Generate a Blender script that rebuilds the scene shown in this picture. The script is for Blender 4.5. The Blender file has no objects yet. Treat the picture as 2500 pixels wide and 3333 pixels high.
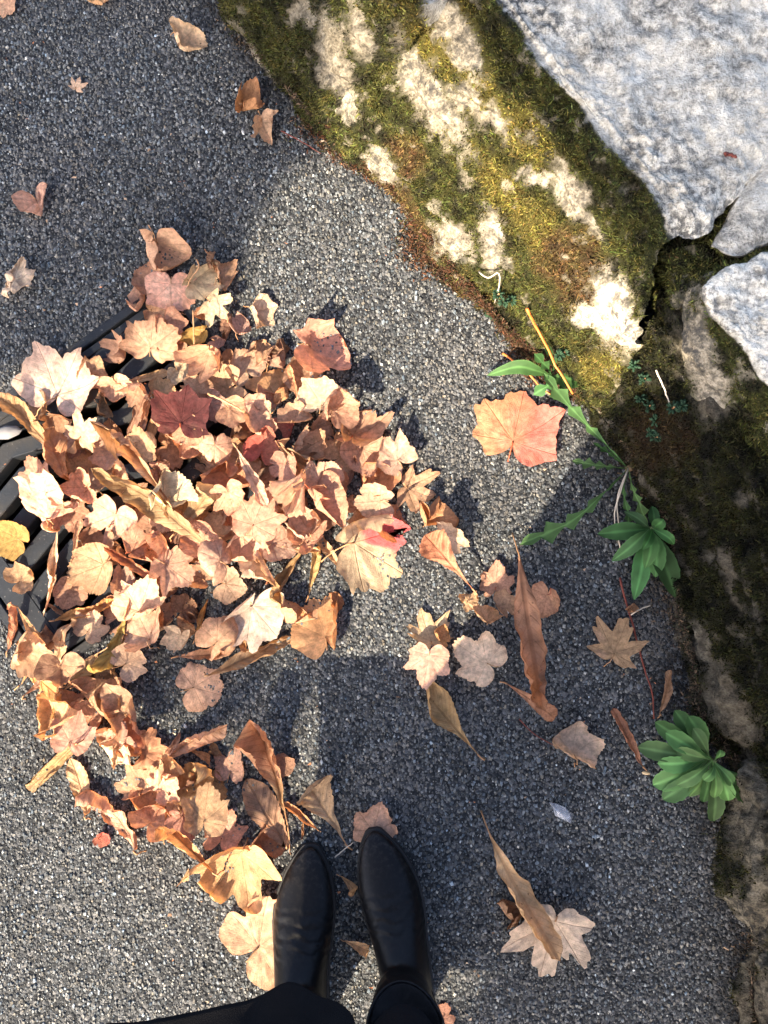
import bpy, math, random
import numpy as np
from mathutils import Vector, Matrix

# ------------------------------------------------------------------ camera
scene = bpy.context.scene
H_CAM, TILT, FPX = 1.30, math.radians(4.0), 2794.0
cam_d = bpy.data.cameras.new("camera")
cam = bpy.data.objects.new("camera", cam_d)
scene.collection.objects.link(cam)
cam.location = (0, 0, H_CAM)
cam.rotation_euler = (TILT, 0, 0)
cam_d.sensor_fit = 'VERTICAL'
cam_d.sensor_height = 24.0
cam_d.lens = 24.0 * FPX / 3333.0
cam_d.clip_start, cam_d.clip_end = 0.02, 500.0
scene.camera = cam

# ------------------------------------------------------------------ light
SUN_EL = math.radians(38.0)
SH = np.array([0.54, 0.84]); SH /= np.linalg.norm(SH)          # the way shadows fall on the ground
SN = np.array([SH[1], -SH[0]])                                  # to the right of that
world = bpy.data.worlds.new("World"); scene.world = world
world.use_nodes = True
wt = world.node_tree
bg = wt.nodes["Background"]
sky = wt.nodes.new("ShaderNodeTexSky")
sky.sky_type = 'NISHITA'; sky.sun_disc = False
sky.sun_elevation = SUN_EL
sky.sun_rotation = math.atan2(-SH[0], -SH[1])
wt.links.new(sky.outputs[0], bg.inputs[0])
sky.air_density = 0.55; sky.dust_density = 4.0; sky.ozone_density = 1.0
bg.inputs[1].default_value = 0.15
sun_d = bpy.data.lights.new("sun", 'SUN')
sun_d.energy = 3.4; sun_d.angle = math.radians(0.53); sun_d.color = (1.0, 0.855, 0.67)
sun = bpy.data.objects.new("sun", sun_d); scene.collection.objects.link(sun)
ldir = Vector((SH[0]*math.cos(SUN_EL), SH[1]*math.cos(SUN_EL), -math.sin(SUN_EL)))
sun.rotation_euler = ldir.to_track_quat('-Z', 'Y').to_euler()
sun.location = (-2, -3, 4)
vs = scene.view_settings
vs.view_transform = 'Standard'; vs.look = 'None'; vs.gamma = 1.0; vs.use_curve_mapping = False
vs.exposure = 2.48
scene.render.engine = 'CYCLES'
scene.cycles.use_denoising = True
scene.cycles.max_bounces = 6

# ------------------------------------------------------------------ helpers
COL = scene.collection
rs = np.random.RandomState
CT, ST = math.cos(TILT), math.sin(TILT)

def P(u, v, z=0.0):
    """point at height z seen at photograph pixel (u, v)"""
    x = (u - 1250.0) / FPX; y = -(v - 1666.5) / FPX
    d = np.array([x, y*CT + ST, y*ST - CT])
    t = (z - H_CAM) / d[2]
    return np.array([0, 0, H_CAM]) + d*t

def proj(p):
    p = np.atleast_2d(p); q = p - np.array([0, 0, H_CAM])
    dep = q[:, 1]*ST - q[:, 2]*CT
    yy = q[:, 1]*CT + q[:, 2]*ST
    return np.stack([1250 + FPX*q[:, 0]/dep, 1666.5 - FPX*yy/dep], 1)

_r = rs(7); _perm = np.concatenate([_r.permutation(256)]*3)
_grad = _r.normal(size=(256, 3)); _grad /= np.linalg.norm(_grad, axis=1)[:, None]
def noise3(p):
    p = np.asarray(p, float); i = np.floor(p).astype(int); f = p - i; i &= 255
    w = f*f*f*(f*(f*6-15)+10); out = 0
    for dx in (0, 1):
        for dy in (0, 1):
            for dz in (0, 1):
                h = _perm[_perm[_perm[(i[:, 0]+dx) & 255]+((i[:, 1]+dy) & 255)]+((i[:, 2]+dz) & 255)]
                g = _grad[h]
                dot = g[:, 0]*(f[:, 0]-dx)+g[:, 1]*(f[:, 1]-dy)+g[:, 2]*(f[:, 2]-dz)
                out = out + dot*(w[:, 0] if dx else 1-w[:, 0])*(w[:, 1] if dy else 1-w[:, 1])*(w[:, 2] if dz else 1-w[:, 2])
    return out*1.6
def fbm(p, oct=4, lac=2.0, gain=0.5):
    a, s, o = 1.0, 0, 0; p = np.asarray(p, float)
    for k in range(oct):
        s = s + a*noise3(p + 17.3*k); p = p*lac; a *= gain
    return s
def sstep(a, b, x):
    t = np.clip((x-a)/(b-a), 0, 1); return t*t*(3-2*t)

def mesh_np(name, verts, faces, smooth=True):
    """faces: (n,3) or (n,4) array or a list of such arrays"""
    me = bpy.data.meshes.new(name)
    fl = faces if isinstance(faces, list) else [faces]
    fl = [np.asarray(f) for f in fl if len(f)]
    verts = np.asarray(verts, np.float32)
    me.vertices.add(len(verts)); me.vertices.foreach_set("co", verts.ravel())
    loops = np.concatenate([f.ravel() for f in fl]).astype(np.int32)
    sizes = np.concatenate([np.full(len(f), f.shape[1]) for f in fl]).astype(np.int32)
    me.loops.add(len(loops)); me.loops.foreach_set("vertex_index", loops)
    me.polygons.add(len(sizes))
    st = np.concatenate([[0], np.cumsum(sizes)[:-1]]).astype(np.int32)
    me.polygons.foreach_set("loop_start", st)
    me.update(calc_edges=True)
    me.polygons.foreach_set("use_smooth", np.full(len(sizes), smooth, bool))
    me.validate()
    return me
def attr(me, name, data, kind='FLOAT'):
    a = me.attributes.new(name, kind, 'POINT')
    data = np.asarray(data, np.float32)
    if kind == 'FLOAT': a.data.foreach_set("value", data.ravel())
    elif kind == 'FLOAT_VECTOR': a.data.foreach_set("vector", data.ravel())
    else:
        if data.shape[1] == 3: data = np.concatenate([data, np.ones((len(data), 1), np.float32)], 1)
        a.data.foreach_set("color", data.ravel())
def obj(name, me, mat=None, parent=None, loc=None):
    o = bpy.data.objects.new(name, me); COL.objects.link(o)
    if mat: me.materials.append(mat)
    if parent: o.parent = parent
    if loc is not None: o.location = loc
    return o
def tag(o, label=None, cat=None, group=None, kind=None):
    if label: o["label"] = label
    if cat: o["category"] = cat
    if group: o["group"] = group
    if kind: o["kind"] = kind
    return o
def empty(name, loc):
    o = bpy.data.objects.new(name, None); COL.objects.link(o)
    o.location = loc; o.empty_display_size = 0.02
    return o
def grid_faces(n, m, wrap=False):
    i, j = np.meshgrid(np.arange(n-1), np.arange(m if wrap else m-1), indexing='ij')
    a = i*m+j; b = i*m+(j+1) % m
    return np.stack([a, b, b+m, a+m], -1).reshape(-1, 4)
def tube(pts, rad, ns=6):
    pts = np.asarray(pts, float); n = len(pts); rad = np.broadcast_to(rad, (n,))
    tan = np.gradient(pts, axis=0); tan /= np.linalg.norm(tan, axis=1)[:, None]+1e-9
    ref = np.array([0.13, 0.21, 1.0]) if abs(tan[:, 2]).mean() < .8 else np.array([1., .1, 0])
    s = np.cross(tan, ref); s /= np.linalg.norm(s, axis=1)[:, None]+1e-9
    t2 = np.cross(s, tan)
    a = np.linspace(0, 2*np.pi, ns, endpoint=False)
    v = pts[:, None]+rad[:, None, None]*(np.cos(a)[None, :, None]*s[:, None]+np.sin(a)[None, :, None]*t2[:, None])
    v = v.reshape(-1, 3)
    f = grid_faces(n, ns, True)
    v = np.concatenate([v, pts[:1], pts[-1:]])
    k = np.arange(ns); c0, c1 = len(v)-2, len(v)-1
    caps = np.concatenate([np.stack([np.full(ns, c0), (k+1) % ns, k], 1),
                           np.stack([np.full(ns, c1), (n-1)*ns+k, (n-1)*ns+(k+1) % ns], 1)])
    return v, [f, caps]
def catmull(pts, n):
    pts = np.asarray(pts, float)
    p = np.concatenate([2*pts[:1]-pts[1:2], pts, 2*pts[-1:]-pts[-2:-1]])
    t = np.linspace(0, len(pts)-1-1e-6, n); i = t.astype(int); f = (t-i)[:, None]
    sh = (slice(None),)+(None,)*(pts.ndim-1)
    f = (t-i)[sh]
    a, b, c, d = p[i], p[i+1], p[i+2], p[i+3]
    return .5*(2*b+(c-a)*f+(2*a-5*b+4*c-d)*f*f+(3*b-a-3*c+d)*f**3)

# ------------------------------------------------------------------ materials
def newmat(name):
    m = bpy.data.materials.new(name); m.use_nodes = True
    nt = m.node_tree; nt.nodes.clear()
    def N(typ, ins=None, **props):
        nd = nt.nodes.new('ShaderNode'+typ)
        for k, v in props.items(): setattr(nd, k, v)
        for k, v in (ins or {}).items():
            if hasattr(v, 'bl_idname') and not hasattr(v, 'links'): v = v.outputs[0]
            if hasattr(v, 'links'): nt.links.new(v, nd.inputs[k])
            else: nd.inputs[k].default_value = v
        return nd
    return m, N
def M_(N, op, a, b=0.0, c=0.0): return N('Math', {0: a, 1: b, 2: c}, operation=op)
def MIX(N, fac, a, b, mode='MIX'):
    nd = N('Mix', {0: fac}, data_type='RGBA', blend_type=mode)
    for idx, v in ((6, a), (7, b)):
        if hasattr(v, 'bl_idname') and not hasattr(v, 'links'): v = v.outputs[0]
        if hasattr(v, 'links'): nd.id_data.links.new(v, nd.inputs[idx])
        else: nd.inputs[idx].default_value = (*v, 1) if len(v) == 3 else v
    return nd.outputs[2]
def RAMP(N, fac, stops, interp='LINEAR'):
    nd = N('ValToRGB', {0: fac}); cr = nd.color_ramp; cr.interpolation = interp
    while len(cr.elements) < len(stops): cr.elements.new(0.5)
    for e, (p, c) in zip(cr.elements, stops):
        e.position = p; e.color = (*c, 1) if not isinstance(c, (int, float)) else (c, c, c, 1)
    return nd.outputs[0]
def out(N, sh): N('OutputMaterial', {'Surface': sh})
def coords(N, kind='Object'): return N('TexCoord').outputs[kind]
def simple(name, col, rough=.6, spec=.3, bump=0.0, bscale=200.0, var=.25, vscale=40.0, coat=0.0):
    m, N = newmat(name)
    co = coords(N)
    n1 = N('TexNoise', {'Vector': co, 'Scale': vscale, 'Detail': 4.0})
    c = MIX(N, n1.outputs[0], tuple(x*(1-var) for x in col), tuple(min(1, x*(1+var)) for x in col))
    b = N('BsdfPrincipled', {'Base Color': c, 'Roughness': rough, 'Specular IOR Level': spec, 'Coat Weight': coat})
    if bump:
        n2 = N('TexNoise', {'Vector': co, 'Scale': bscale, 'Detail': 5.0})
        bp = N('Bump', {'Strength': bump, 'Distance': .002, 'Height': n2.outputs[0]})
        N_links(bp, b)
    out(N, b); return m
def N_links(bump, bsdf): bump.id_data.links.new(bump.outputs[0], bsdf.inputs['Normal'])

def mat_leaf(name, pinnate):
    m, N = newmat(name)
    col = N('Attribute', attribute_name='col').outputs['Color']
    luv = N('Attribute', attribute_name='luv').outputs['Vector']
    sx = N('SeparateXYZ', {0: luv})
    x, y = sx.outputs[0], sx.outputs[1]
    nz = N('TexNoise', {'Vector': luv, 'Scale': 9.0, 'Detail': 5.0, 'Roughness': .65})
    if pinnate:
        ax = M_(N, 'ABSOLUTE', x)
        d1 = ax
        ph = M_(N, 'MULTIPLY', M_(N, 'SUBTRACT', y, M_(N, 'MULTIPLY', ax, 1.25)), 48.0)
        d2 = M_(N, 'MULTIPLY', M_(N, 'ABSOLUTE', M_(N, 'SINE', ph)), .022)
        v1 = N('MapRange', {0: d1, 1: .007, 2: .016, 3: 1.0, 4: 0.0})
        v2 = N('MapRange', {0: d2, 1: .002, 2: .010, 3: .55, 4: 0.0})
        vein = M_(N, 'MAXIMUM', v1, v2)
    else:
        r = N('VectorMath', {0: luv}, operation='LENGTH').outputs['Value']
        ph = M_(N, 'ABSOLUTE', M_(N, 'ARCTAN2', x, y))
        a2 = M_(N, 'ABSOLUTE', M_(N, 'SUBTRACT', ph, .82))
        a3 = M_(N, 'ABSOLUTE', M_(N, 'SUBTRACT', ph, 1.65))
        am = M_(N, 'MINIMUM', M_(N, 'MINIMUM', ph, a2), a3)
        d1 = M_(N, 'MULTIPLY', r, M_(N, 'SINE', am))
        v1 = N('MapRange', {0: d1, 1: .004, 2: .014, 3: 1.0, 4: 0.0})
        p2 = M_(N, 'MULTIPLY', M_(N, 'SUBTRACT', r, M_(N, 'MULTIPLY', d1, 1.1)), 34.0)
        d2 = M_(N, 'MULTIPLY', M_(N, 'ABSOLUTE', M_(N, 'SINE', p2)), .03)
        v2 = N('MapRange', {0: d2, 1: .0015, 2: .008, 3: .4, 4: 0.0})
        vein = M_(N, 'MAXIMUM', v1, v2)
    vo = N('TexVoronoi', {'Vector': luv, 'Scale': 38.0}, feature='DISTANCE_TO_EDGE')
    ret = N('MapRange', {0: vo.outputs[0], 1: 0.0, 2: .12, 3: .25, 4: 0.0})
    vein = M_(N, 'MAXIMUM', vein, ret)
    mott = N('MapRange', {0: nz.outputs[0], 1: .3, 2: .7, 3: .58, 4: 1.28})
    c = N('VectorMath', {0: col, 1: mott.outputs[0]}, operation='MULTIPLY')
    vc = N('VectorMath', {0: c.outputs[0], 1: (0.60, .50, .42)}, operation='MULTIPLY')
    c2 = MIX(N, M_(N, 'MULTIPLY', vein, .55), c.outputs[0], vc.outputs[0])
    sp = N('TexNoise', {'Vector': luv, 'Scale': 34.0, 'Detail': 2.0})
    spots = N('MapRange', {0: sp.outputs[0], 1: .69, 2: .73, 3: 0.0, 4: .65})
    c3 = MIX(N, spots.outputs[0], c2, (.07, .035, .018))
    b = N('BsdfPrincipled', {'Base Color': c3, 'Roughness': .62, 'Specular IOR Level': .22})
    hb = M_(N, 'ADD', M_(N, 'MULTIPLY', vein, -.6), M_(N, 'MULTIPLY', nz.outputs[0], .8))
    bp = N('Bump', {'Strength': .8, 'Distance': .002, 'Height': hb}); N_links(bp, b)
    tr = N('BsdfTranslucent', {'Color': MIX(N, 1.0, c3, (1.0, .72, .45), 'MULTIPLY')})
    ms = N('MixShader', {0: .32, 1: b, 2: tr}); out(N, ms); return m
LEAF_PAL = mat_leaf('dry_leaf_palmate', False)
LEAF_PIN = mat_leaf('dry_leaf_pinnate', True)
STALK = simple('leaf_stalk', (.38, .20, .09), .6, .2)
STALK_RED = simple('leaf_stalk_red', (.42, .085, .03), .55, .25)
TWIGPALE = simple('pale_twig', (.5, .43, .33), .7, .2)

def mat_asphalt():
    m, N = newmat('asphalt_bitumen'); co = coords(N)
    vo = N('TexVoronoi', {'Vector': co, 'Scale': 210.0})
    c = RAMP(N, N('SeparateColor', {0: vo.outputs['Color']}).outputs[0],
             [(0, (.014, .015, .016)), (.5, (.029, .031, .032)), (.8, (.058, .060, .061)), (1, (.13, .128, .122))])
    big = N('TexNoise', {'Vector': co, 'Scale': 3.0, 'Detail': 4.0})
    c = MIX(N, 1.0, c, RAMP(N, big.outputs[0], [(.3, .75), (.7, 1.2)]), 'MULTIPLY')
    b = N('BsdfPrincipled', {'Base Color': c, 'Roughness': .85, 'Specular IOR Level': .1})
    hh = M_(N, 'SUBTRACT', 1.0, vo.outputs['Distance'])
    bp = N('Bump', {'Strength': .8, 'Distance': .003, 'Height': hh}); N_links(bp, b)
    out(N, b); return m
def mat_chip():
    m, N = newmat('asphalt_aggregate'); co = coords(N)
    c = N('Attribute', attribute_name='col').outputs['Color']
    n1 = N('TexNoise', {'Vector': co, 'Scale': 700.0, 'Detail': 2.0})
    c = MIX(N, 1.0, c, RAMP(N, n1.outputs[0], [(.3, .7), (.7, 1.25)]), 'MULTIPLY')
    b = N('BsdfPrincipled', {'Base Color': c, 'Roughness': .7, 'Specular IOR Level': .2})
    out(N, b); return m
def mat_rock():
    m, N = newmat('mossy_limestone'); co = coords(N)
    moss = N('Attribute', attribute_name='moss').outputs['Fac']
    top = N('Attribute', attribute_name='top').outputs['Fac']
    mc = N('Attribute', attribute_name='mcol').outputs['Color']
    n1 = N('TexNoise', {'Vector': co, 'Scale': 14.0, 'Detail': 8.0, 'Roughness': .68})
    n2 = N('TexNoise', {'Vector': co, 'Scale': 90.0, 'Detail': 6.0, 'Roughness': .7})
    n4 = N('TexNoise', {'Vector': co, 'Scale': 330.0, 'Detail': 3.0, 'Roughness': .6})
    nm = M_(N, 'ADD', M_(N, 'MULTIPLY', n1.outputs[0], .42), M_(N, 'ADD', M_(N, 'MULTIPLY', n2.outputs[0], .26), M_(N, 'MULTIPLY', n4.outputs[0], .32)))
    n3 = N('TexNoise', {'Vector': co, 'Scale': 5.0, 'Detail': 5.0, 'Roughness': .6})
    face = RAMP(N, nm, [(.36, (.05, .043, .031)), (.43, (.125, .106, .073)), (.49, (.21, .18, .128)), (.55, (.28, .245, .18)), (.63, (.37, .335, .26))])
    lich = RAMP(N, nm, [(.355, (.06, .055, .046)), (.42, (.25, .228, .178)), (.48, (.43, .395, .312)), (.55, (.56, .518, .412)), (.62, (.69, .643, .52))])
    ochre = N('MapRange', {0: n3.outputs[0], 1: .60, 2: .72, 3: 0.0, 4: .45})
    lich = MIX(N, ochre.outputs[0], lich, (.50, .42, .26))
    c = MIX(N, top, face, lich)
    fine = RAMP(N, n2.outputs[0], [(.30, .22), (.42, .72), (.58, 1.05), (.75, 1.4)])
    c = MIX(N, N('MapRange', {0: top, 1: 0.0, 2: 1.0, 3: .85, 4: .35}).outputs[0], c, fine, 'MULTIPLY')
    # dark crusts and pits of lichen
    crust = M_(N, 'MULTIPLY', N('MapRange', {0: n3.outputs[0], 1: .53, 2: .38, 3: 0.0, 4: 1.0}),
               N('MapRange', {0: n2.outputs[0], 1: .54, 2: .44, 3: 0.0, 4: 1.0}))
    c = MIX(N, M_(N, 'MULTIPLY', crust, .85), c, (.035, .036, .036))
    vo = N('TexVoronoi', {'Vector': co, 'Scale': 160.0})
    pit = N('MapRange', {0: vo.outputs['Distance'], 1: .10, 2: .2, 3: .55, 4: 0.0})
    pm = M_(N, 'MULTIPLY', pit, N('MapRange', {0: n1.outputs[0], 1: .5, 2: .6, 3: 0.0, 4: 1.0}))
    c = MIX(N, pm, c, (.06, .058, .055))
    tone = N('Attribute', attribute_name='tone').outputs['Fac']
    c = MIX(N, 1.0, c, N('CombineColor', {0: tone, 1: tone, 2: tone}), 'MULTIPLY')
    c = MIX(N, moss, c, mc)
    b = N('BsdfPrincipled', {'Base Color': c, 'Roughness': .9, 'Specular IOR Level': .15})
    h = M_(N, 'ADD', M_(N, 'MULTIPLY', n1.outputs[0], 1.0), M_(N, 'MULTIPLY', M_(N, 'ADD', n2.outputs[0], M_(N, 'MULTIPLY', n4.outputs[0], .4)), .5))
    bp = N('Bump', {'Strength': .9, 'Distance': .009, 'Height': h}); N_links(bp, b)
    out(N, b); return m
def mat_attrcol(name, rough=.8, transl=0.0, spec=.2):
    m, N = newmat(name)
    c = N('Attribute', attribute_name='col').outputs['Color']
    b = N('BsdfPrincipled', {'Base Color': c, 'Roughness': rough, 'Specular IOR Level': spec})
    if transl:
        t = N('BsdfTranslucent', {'Color': c}); b = N('MixShader', {0: transl, 1: b, 2: t})
    out(N, b); return m
ASPHALT, CHIP, ROCK = mat_asphalt(), mat_chip(), mat_rock()
MOSS = mat_attrcol('moss_shoots', .75, .25)
LITTER = mat_attrcol('litter_bits', .8, .1)
GREEN = mat_attrcol('green_leaf', .6, .2, .12)
def mat_iron():
    m, N = newmat('grate_iron'); co = coords(N)
    n1 = N('TexNoise', {'Vector': co, 'Scale': 12.0, 'Detail': 6.0, 'Roughness': .65})
    n2 = N('TexNoise', {'Vector': co, 'Scale': 260.0, 'Detail': 3.0})
    c = RAMP(N, n1.outputs[0], [(.3, (.010, .012, .015)), (.5, (.016, .019, .023)), (.62, (.028, .027, .025)), (.75, (.055, .050, .042))])
    c = MIX(N, N('MapRange', {0: n2.outputs[0], 1: .66, 2: .72, 3: 0.0, 4: .5}).outputs[0], c, (.16, .15, .14))
    b = N('BsdfPrincipled', {'Base Color': c, 'Roughness': .6, 'Specular IOR Level': .15})
    bp = N('Bump', {'Strength': .35, 'Distance': .001, 'Height': n2.outputs[0]}); N_links(bp, b)
    out(N, b); return m
IRON = mat_iron()

# ================================================================== SETTING: asphalt, drain
GA = math.radians(36.5)
G0 = P(-335, 1533)[:2]
E1 = np.array([math.cos(GA), math.sin(GA)]); E2 = np.array([math.sin(GA), -math.cos(GA)])
PX = H_CAM/FPX
GL, GW = 1090*PX, 845*PX
def G(a, b, z=0.0):
    q = G0 + E1*a + E2*b; return np.array([q[0], q[1], z])
hole = [G(0, 0), G(GL, 0), G(GL, GW), G(0, GW)]
R_ = 60.0
outer = [np.array(c) for c in [(-R_, R_, 0), (R_, R_, 0), (R_, -R_, 0), (-R_, -R_, 0)]]
# hole corners in the order: left, top, right, bottom -> pair with the outer corners
gv = outer + hole
gf = [(0, 1, 5, 4), (1, 2, 6, 5), (2, 3, 7, 6), (3, 0, 4, 7)]
gm = mesh_np('asphalt_ground', gv, np.array([f[::-1] for f in gf]), False)
ground = tag(obj('asphalt_ground', gm, ASPHALT), kind='structure')
pd = [G(0, 0), G(GL, 0), G(GL, GW), G(0, GW)]
pv = pd + [p+np.array([0, 0, -.24]) for p in pd]
pm = mesh_np('drain_pit', pv, np.array([(0, 1, 5, 4), (1, 2, 6, 5), (2, 3, 7, 6), (3, 0, 4, 7), (4, 5, 6, 7)]), False)
tag(obj('drain_pit', pm, simple('pit_dirt', (.02, .018, .016), .95, .1, .6, 80)), kind='structure')

WALL_BASE = np.array([(560, -500), (640, -200), (700, -60), (760, 70), (830, 190), (900, 290), (990, 370), (1100, 450), (1200, 560),
                      (1300, 680), (1400, 830), (1500, 930), (1600, 1060), (1720, 1150), (1900, 1300), (1990, 1420), (2080, 1570), (2150, 1720),
                      (2165, 1900), (2215, 2120), (2240, 2280), (2300, 2390), (2370, 2480), (2365, 2700), (2385, 2880), (2440, 2990),
                      (2450, 3100), (2420, 3240), (2430, 3400), (2450, 3900)], float)
def wall_side(uv):      # pixels right of the foot of the wall (positive = inside the wall)
    return uv[:, 0] - np.interp(uv[:, 1], WALL_BASE[:, 1], WALL_BASE[:, 0])

# aggregate: real chips bedded in the bitumen
def make_chips():
    R = rs(11); pitch = .0039
    xs = np.arange(-.72, .62, pitch); ys = np.arange(-.82, 1.0, pitch)
    X, Y = np.meshgrid(xs, ys); X = X.ravel(); Y = Y.ravel()
    X = X + R.uniform(-.5, .5, X.size)*pitch*1.3; Y = Y + R.uniform(-.5, .5, X.size)*pitch*1.3
    uv = proj(np.stack([X, Y, 0*X], 1))
    q = np.stack([X, Y], 1)-G0; a = q@E1; b = q@E2
    keep = (wall_side(uv) < 60) & ~((a > -.002) & (a < GL+.002) & (b > -.002) & (b < GW+.002)) & (R.rand(X.size) < .86)
    X, Y, uv = X[keep], Y[keep], uv[keep]; n = X.size
    size = .0011+.0021*R.rand(n)**2.2; hh = size*(.25+.6*R.rand(n))
    k = 4
    ang = (np.arange(k)/k*2*np.pi)[None]+R.rand(n, 1)*6.28+R.uniform(-.35, .35, (n, k))
    rad = size[:, None]*R.uniform(.75, 1.25, (n, k))
    st = 1+.5*R.rand(n)[:, None]; ca = R.rand(n)[:, None]*3.14
    lx, ly = np.cos(ang)*rad, np.sin(ang)*rad
    lx, ly = lx*np.cos(ca)-ly*np.sin(ca), (lx*np.sin(ca)+ly*np.cos(ca))*st
    tx, ty = R.uniform(-.35, .35, (n, 1)), R.uniform(-.35, .35, (n, 1))
    base = np.stack([X[:, None]+lx*1.1, Y[:, None]+ly*1.1, np.full((n, k), -.0006)], -1)
    topz = hh[:, None]+lx*.62*tx+ly*.62*ty
    top = np.stack([X[:, None]+lx*.66, Y[:, None]+ly*.66, topz], -1)
    V = np.concatenate([base, top], 1).reshape(-1, 3)
    o = (np.arange(n)*2*k)[:, None]
    i = np.arange(k)
    sides = np.stack([o+i, o+(i+1) % k, o+k+(i+1) % k, o+k+i], -1).reshape(-1, 4)
    tops = (o+k+i)
    big = fbm(np.stack([X*2.3, Y*2.3, 0*X], 1), 3)
    t = R.rand(n); g = np.where(t < .38, R.uniform(.032, .055, n), np.where(t < .86, R.uniform(.055, .105, n), np.where(t < .988, R.uniform(.10, .175, n), R.uniform(.20, .34, n))))
    g = g*1.45*(1+.20*big)
    warm = R.normal(0, 1, n)[:, None]
    c = g[:, None]*(np.array([.985, 1.02, .965])+warm*np.array([.08, .01, -.07]))
    # black soil washed against the foot of the wall
    soil = sstep(-190, -20, wall_side(uv)+60*fbm(np.stack([X*9, Y*9, 0*X], 1), 3))*sstep(1250, 1500, uv[:, 1])
    soil2 = sstep(-110, -10, wall_side(uv)+50*fbm(np.stack([X*12, Y*12, 0*X+4], 1), 3))*(1-sstep(200, 500, uv[:, 1]))
    soil = np.maximum(soil, soil2)
    lit = R.rand(n) < .9
    soil = soil*lit
    c = c*(1-soil[:, None])+np.array([.020, .016, .012])*soil[:, None]
    stain = sstep(.28, .5, fbm(np.stack([X*5+9, Y*5, 0*X], 1), 3))*.35
    c = c*(1-stain[:, None])+np.array([.15, .135, .115])*stain[:, None]
    c = np.clip(c, .008, .7)
    me = mesh_np('aggregate', V, [sides, tops], False)
    attr(me, 'col', np.repeat(c, 2*k, 0), 'FLOAT_COLOR')
    o = obj('aggregate', me, CHIP, ground); o["kind"] = "stuff"
make_chips()

def box_local(a0, a1, b0, b1, z0, z1, bev=.0012):
    vs_ = []
    for z, i in ((z0, 0), (z1-bev, 0), (z1, bev)):
        for a, b in ((a0+i, b0+i), (a1-i, b0+i), (a1-i, b1-i), (a0+i, b1-i)): vs_.append(G(a, b, z))
    f = [(3, 2, 1, 0), (8, 9, 10, 11)]
    for l in (0, 4):
        for k in range(4): f.append((l+k, l+(k+1) % 4, l+4+(k+1) % 4, l+4+k))
    return np.array(vs_), np.array(f)
def join(parts):
    V, F, o = [], {}, 0
    for v, fs in parts:
        for f in (fs if isinstance(fs, list) else [fs]):
            f = np.asarray(f); F.setdefault(f.shape[1], []).append(f+o)
        V.append(v); o += len(v)
    return np.concatenate(V), [np.concatenate(x) for x in F.values()]
grate = tag(empty('drain_grate', G(GL/2, GW/2, -.03)), 'dark cast iron drain grate half buried under the fallen leaf pile', 'drain grate')
def gpart(name, v, f, mat=IRON, smooth=False, off=np.array(G(GL/2, GW/2, -.03))):
    return obj(name, mesh_np(name, v-off, f, smooth), mat, grate)
fw = 28*PX; gp = .004
rim = [box_local(0, GL, 0, fw, -.05, .0015), box_local(0, GL, GW-fw, GW, -.05, .0015),
       box_local(0, fw, fw+.0002, GW-fw-.0002, -.05, .0015), box_local(GL-fw, GL, fw+.0002, GW-fw-.0002, -.05, .0015)]
gpart('frame', *join(rim))
i0 = fw+gp; bw = 26*PX; a0b = 117*PX; a1b = GL-a0b
gpart('end_band', *box_local(i0, a0b, i0, GW-i0, -.034, -.001))
gpart('end_band', *box_local(a1b, GL-i0, i0, GW-i0, -.034, -.001))
gpart('side_band', *box_local(a0b+.0002, a1b-.0002, i0, i0+bw, -.034, -.001))
gpart('side_band', *box_local(a0b+.0002, a1b-.0002, GW-i0-bw, GW-i0, -.034, -.001))
def zig(a):
    a = a/PX
    return PX*np.where(a < 330, -.27*(a-117), np.where(a < 700, -57.5+.36*(a-330), 75.7-.12*(a-700)))
pitch = 97*PX; sw = 40*PX
blo, bhi = i0+bw+.0002, GW-i0-bw-.0002
for k in range(-6, 6):
    A = np.linspace(a0b+.0003, a1b-.0003, 70)
    d = np.minimum(A-A[0], A[-1]-A); r = sw/2
    fl = np.where(d < r, r-np.sqrt(np.clip(r*r-(r-d)**2, 0, None)), 0)*.96
    lo = np.clip(459*PX+pitch*k+sw/2+zig(A)-fl, blo, bhi); hi = np.clip(459*PX+pitch*(k+1)-sw/2+zig(A)+fl, blo, bhi)
    ok = hi-lo > .004
    if ok.sum() < 4: continue
    idx = np.where(ok)[0]; A, lo, hi = A[idx[0]:idx[-1]+1], lo[idx[0]:idx[-1]+1], hi[idx[0]:idx[-1]+1]
    hi = np.maximum(hi, lo+.002)
    rows = [[G(a, l, -.034), G(a, l, -.0025), G(a, l+.0015, -.001), G(a, h-.0015, -.001), G(a, h, -.0025), G(a, h, -.034)] for a, l, h in zip(A, lo, hi)]
    v = np.array(rows).reshape(-1, 3)
    gpart('bar', v, grid_faces(len(A), 6)[:, ::-1])

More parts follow.
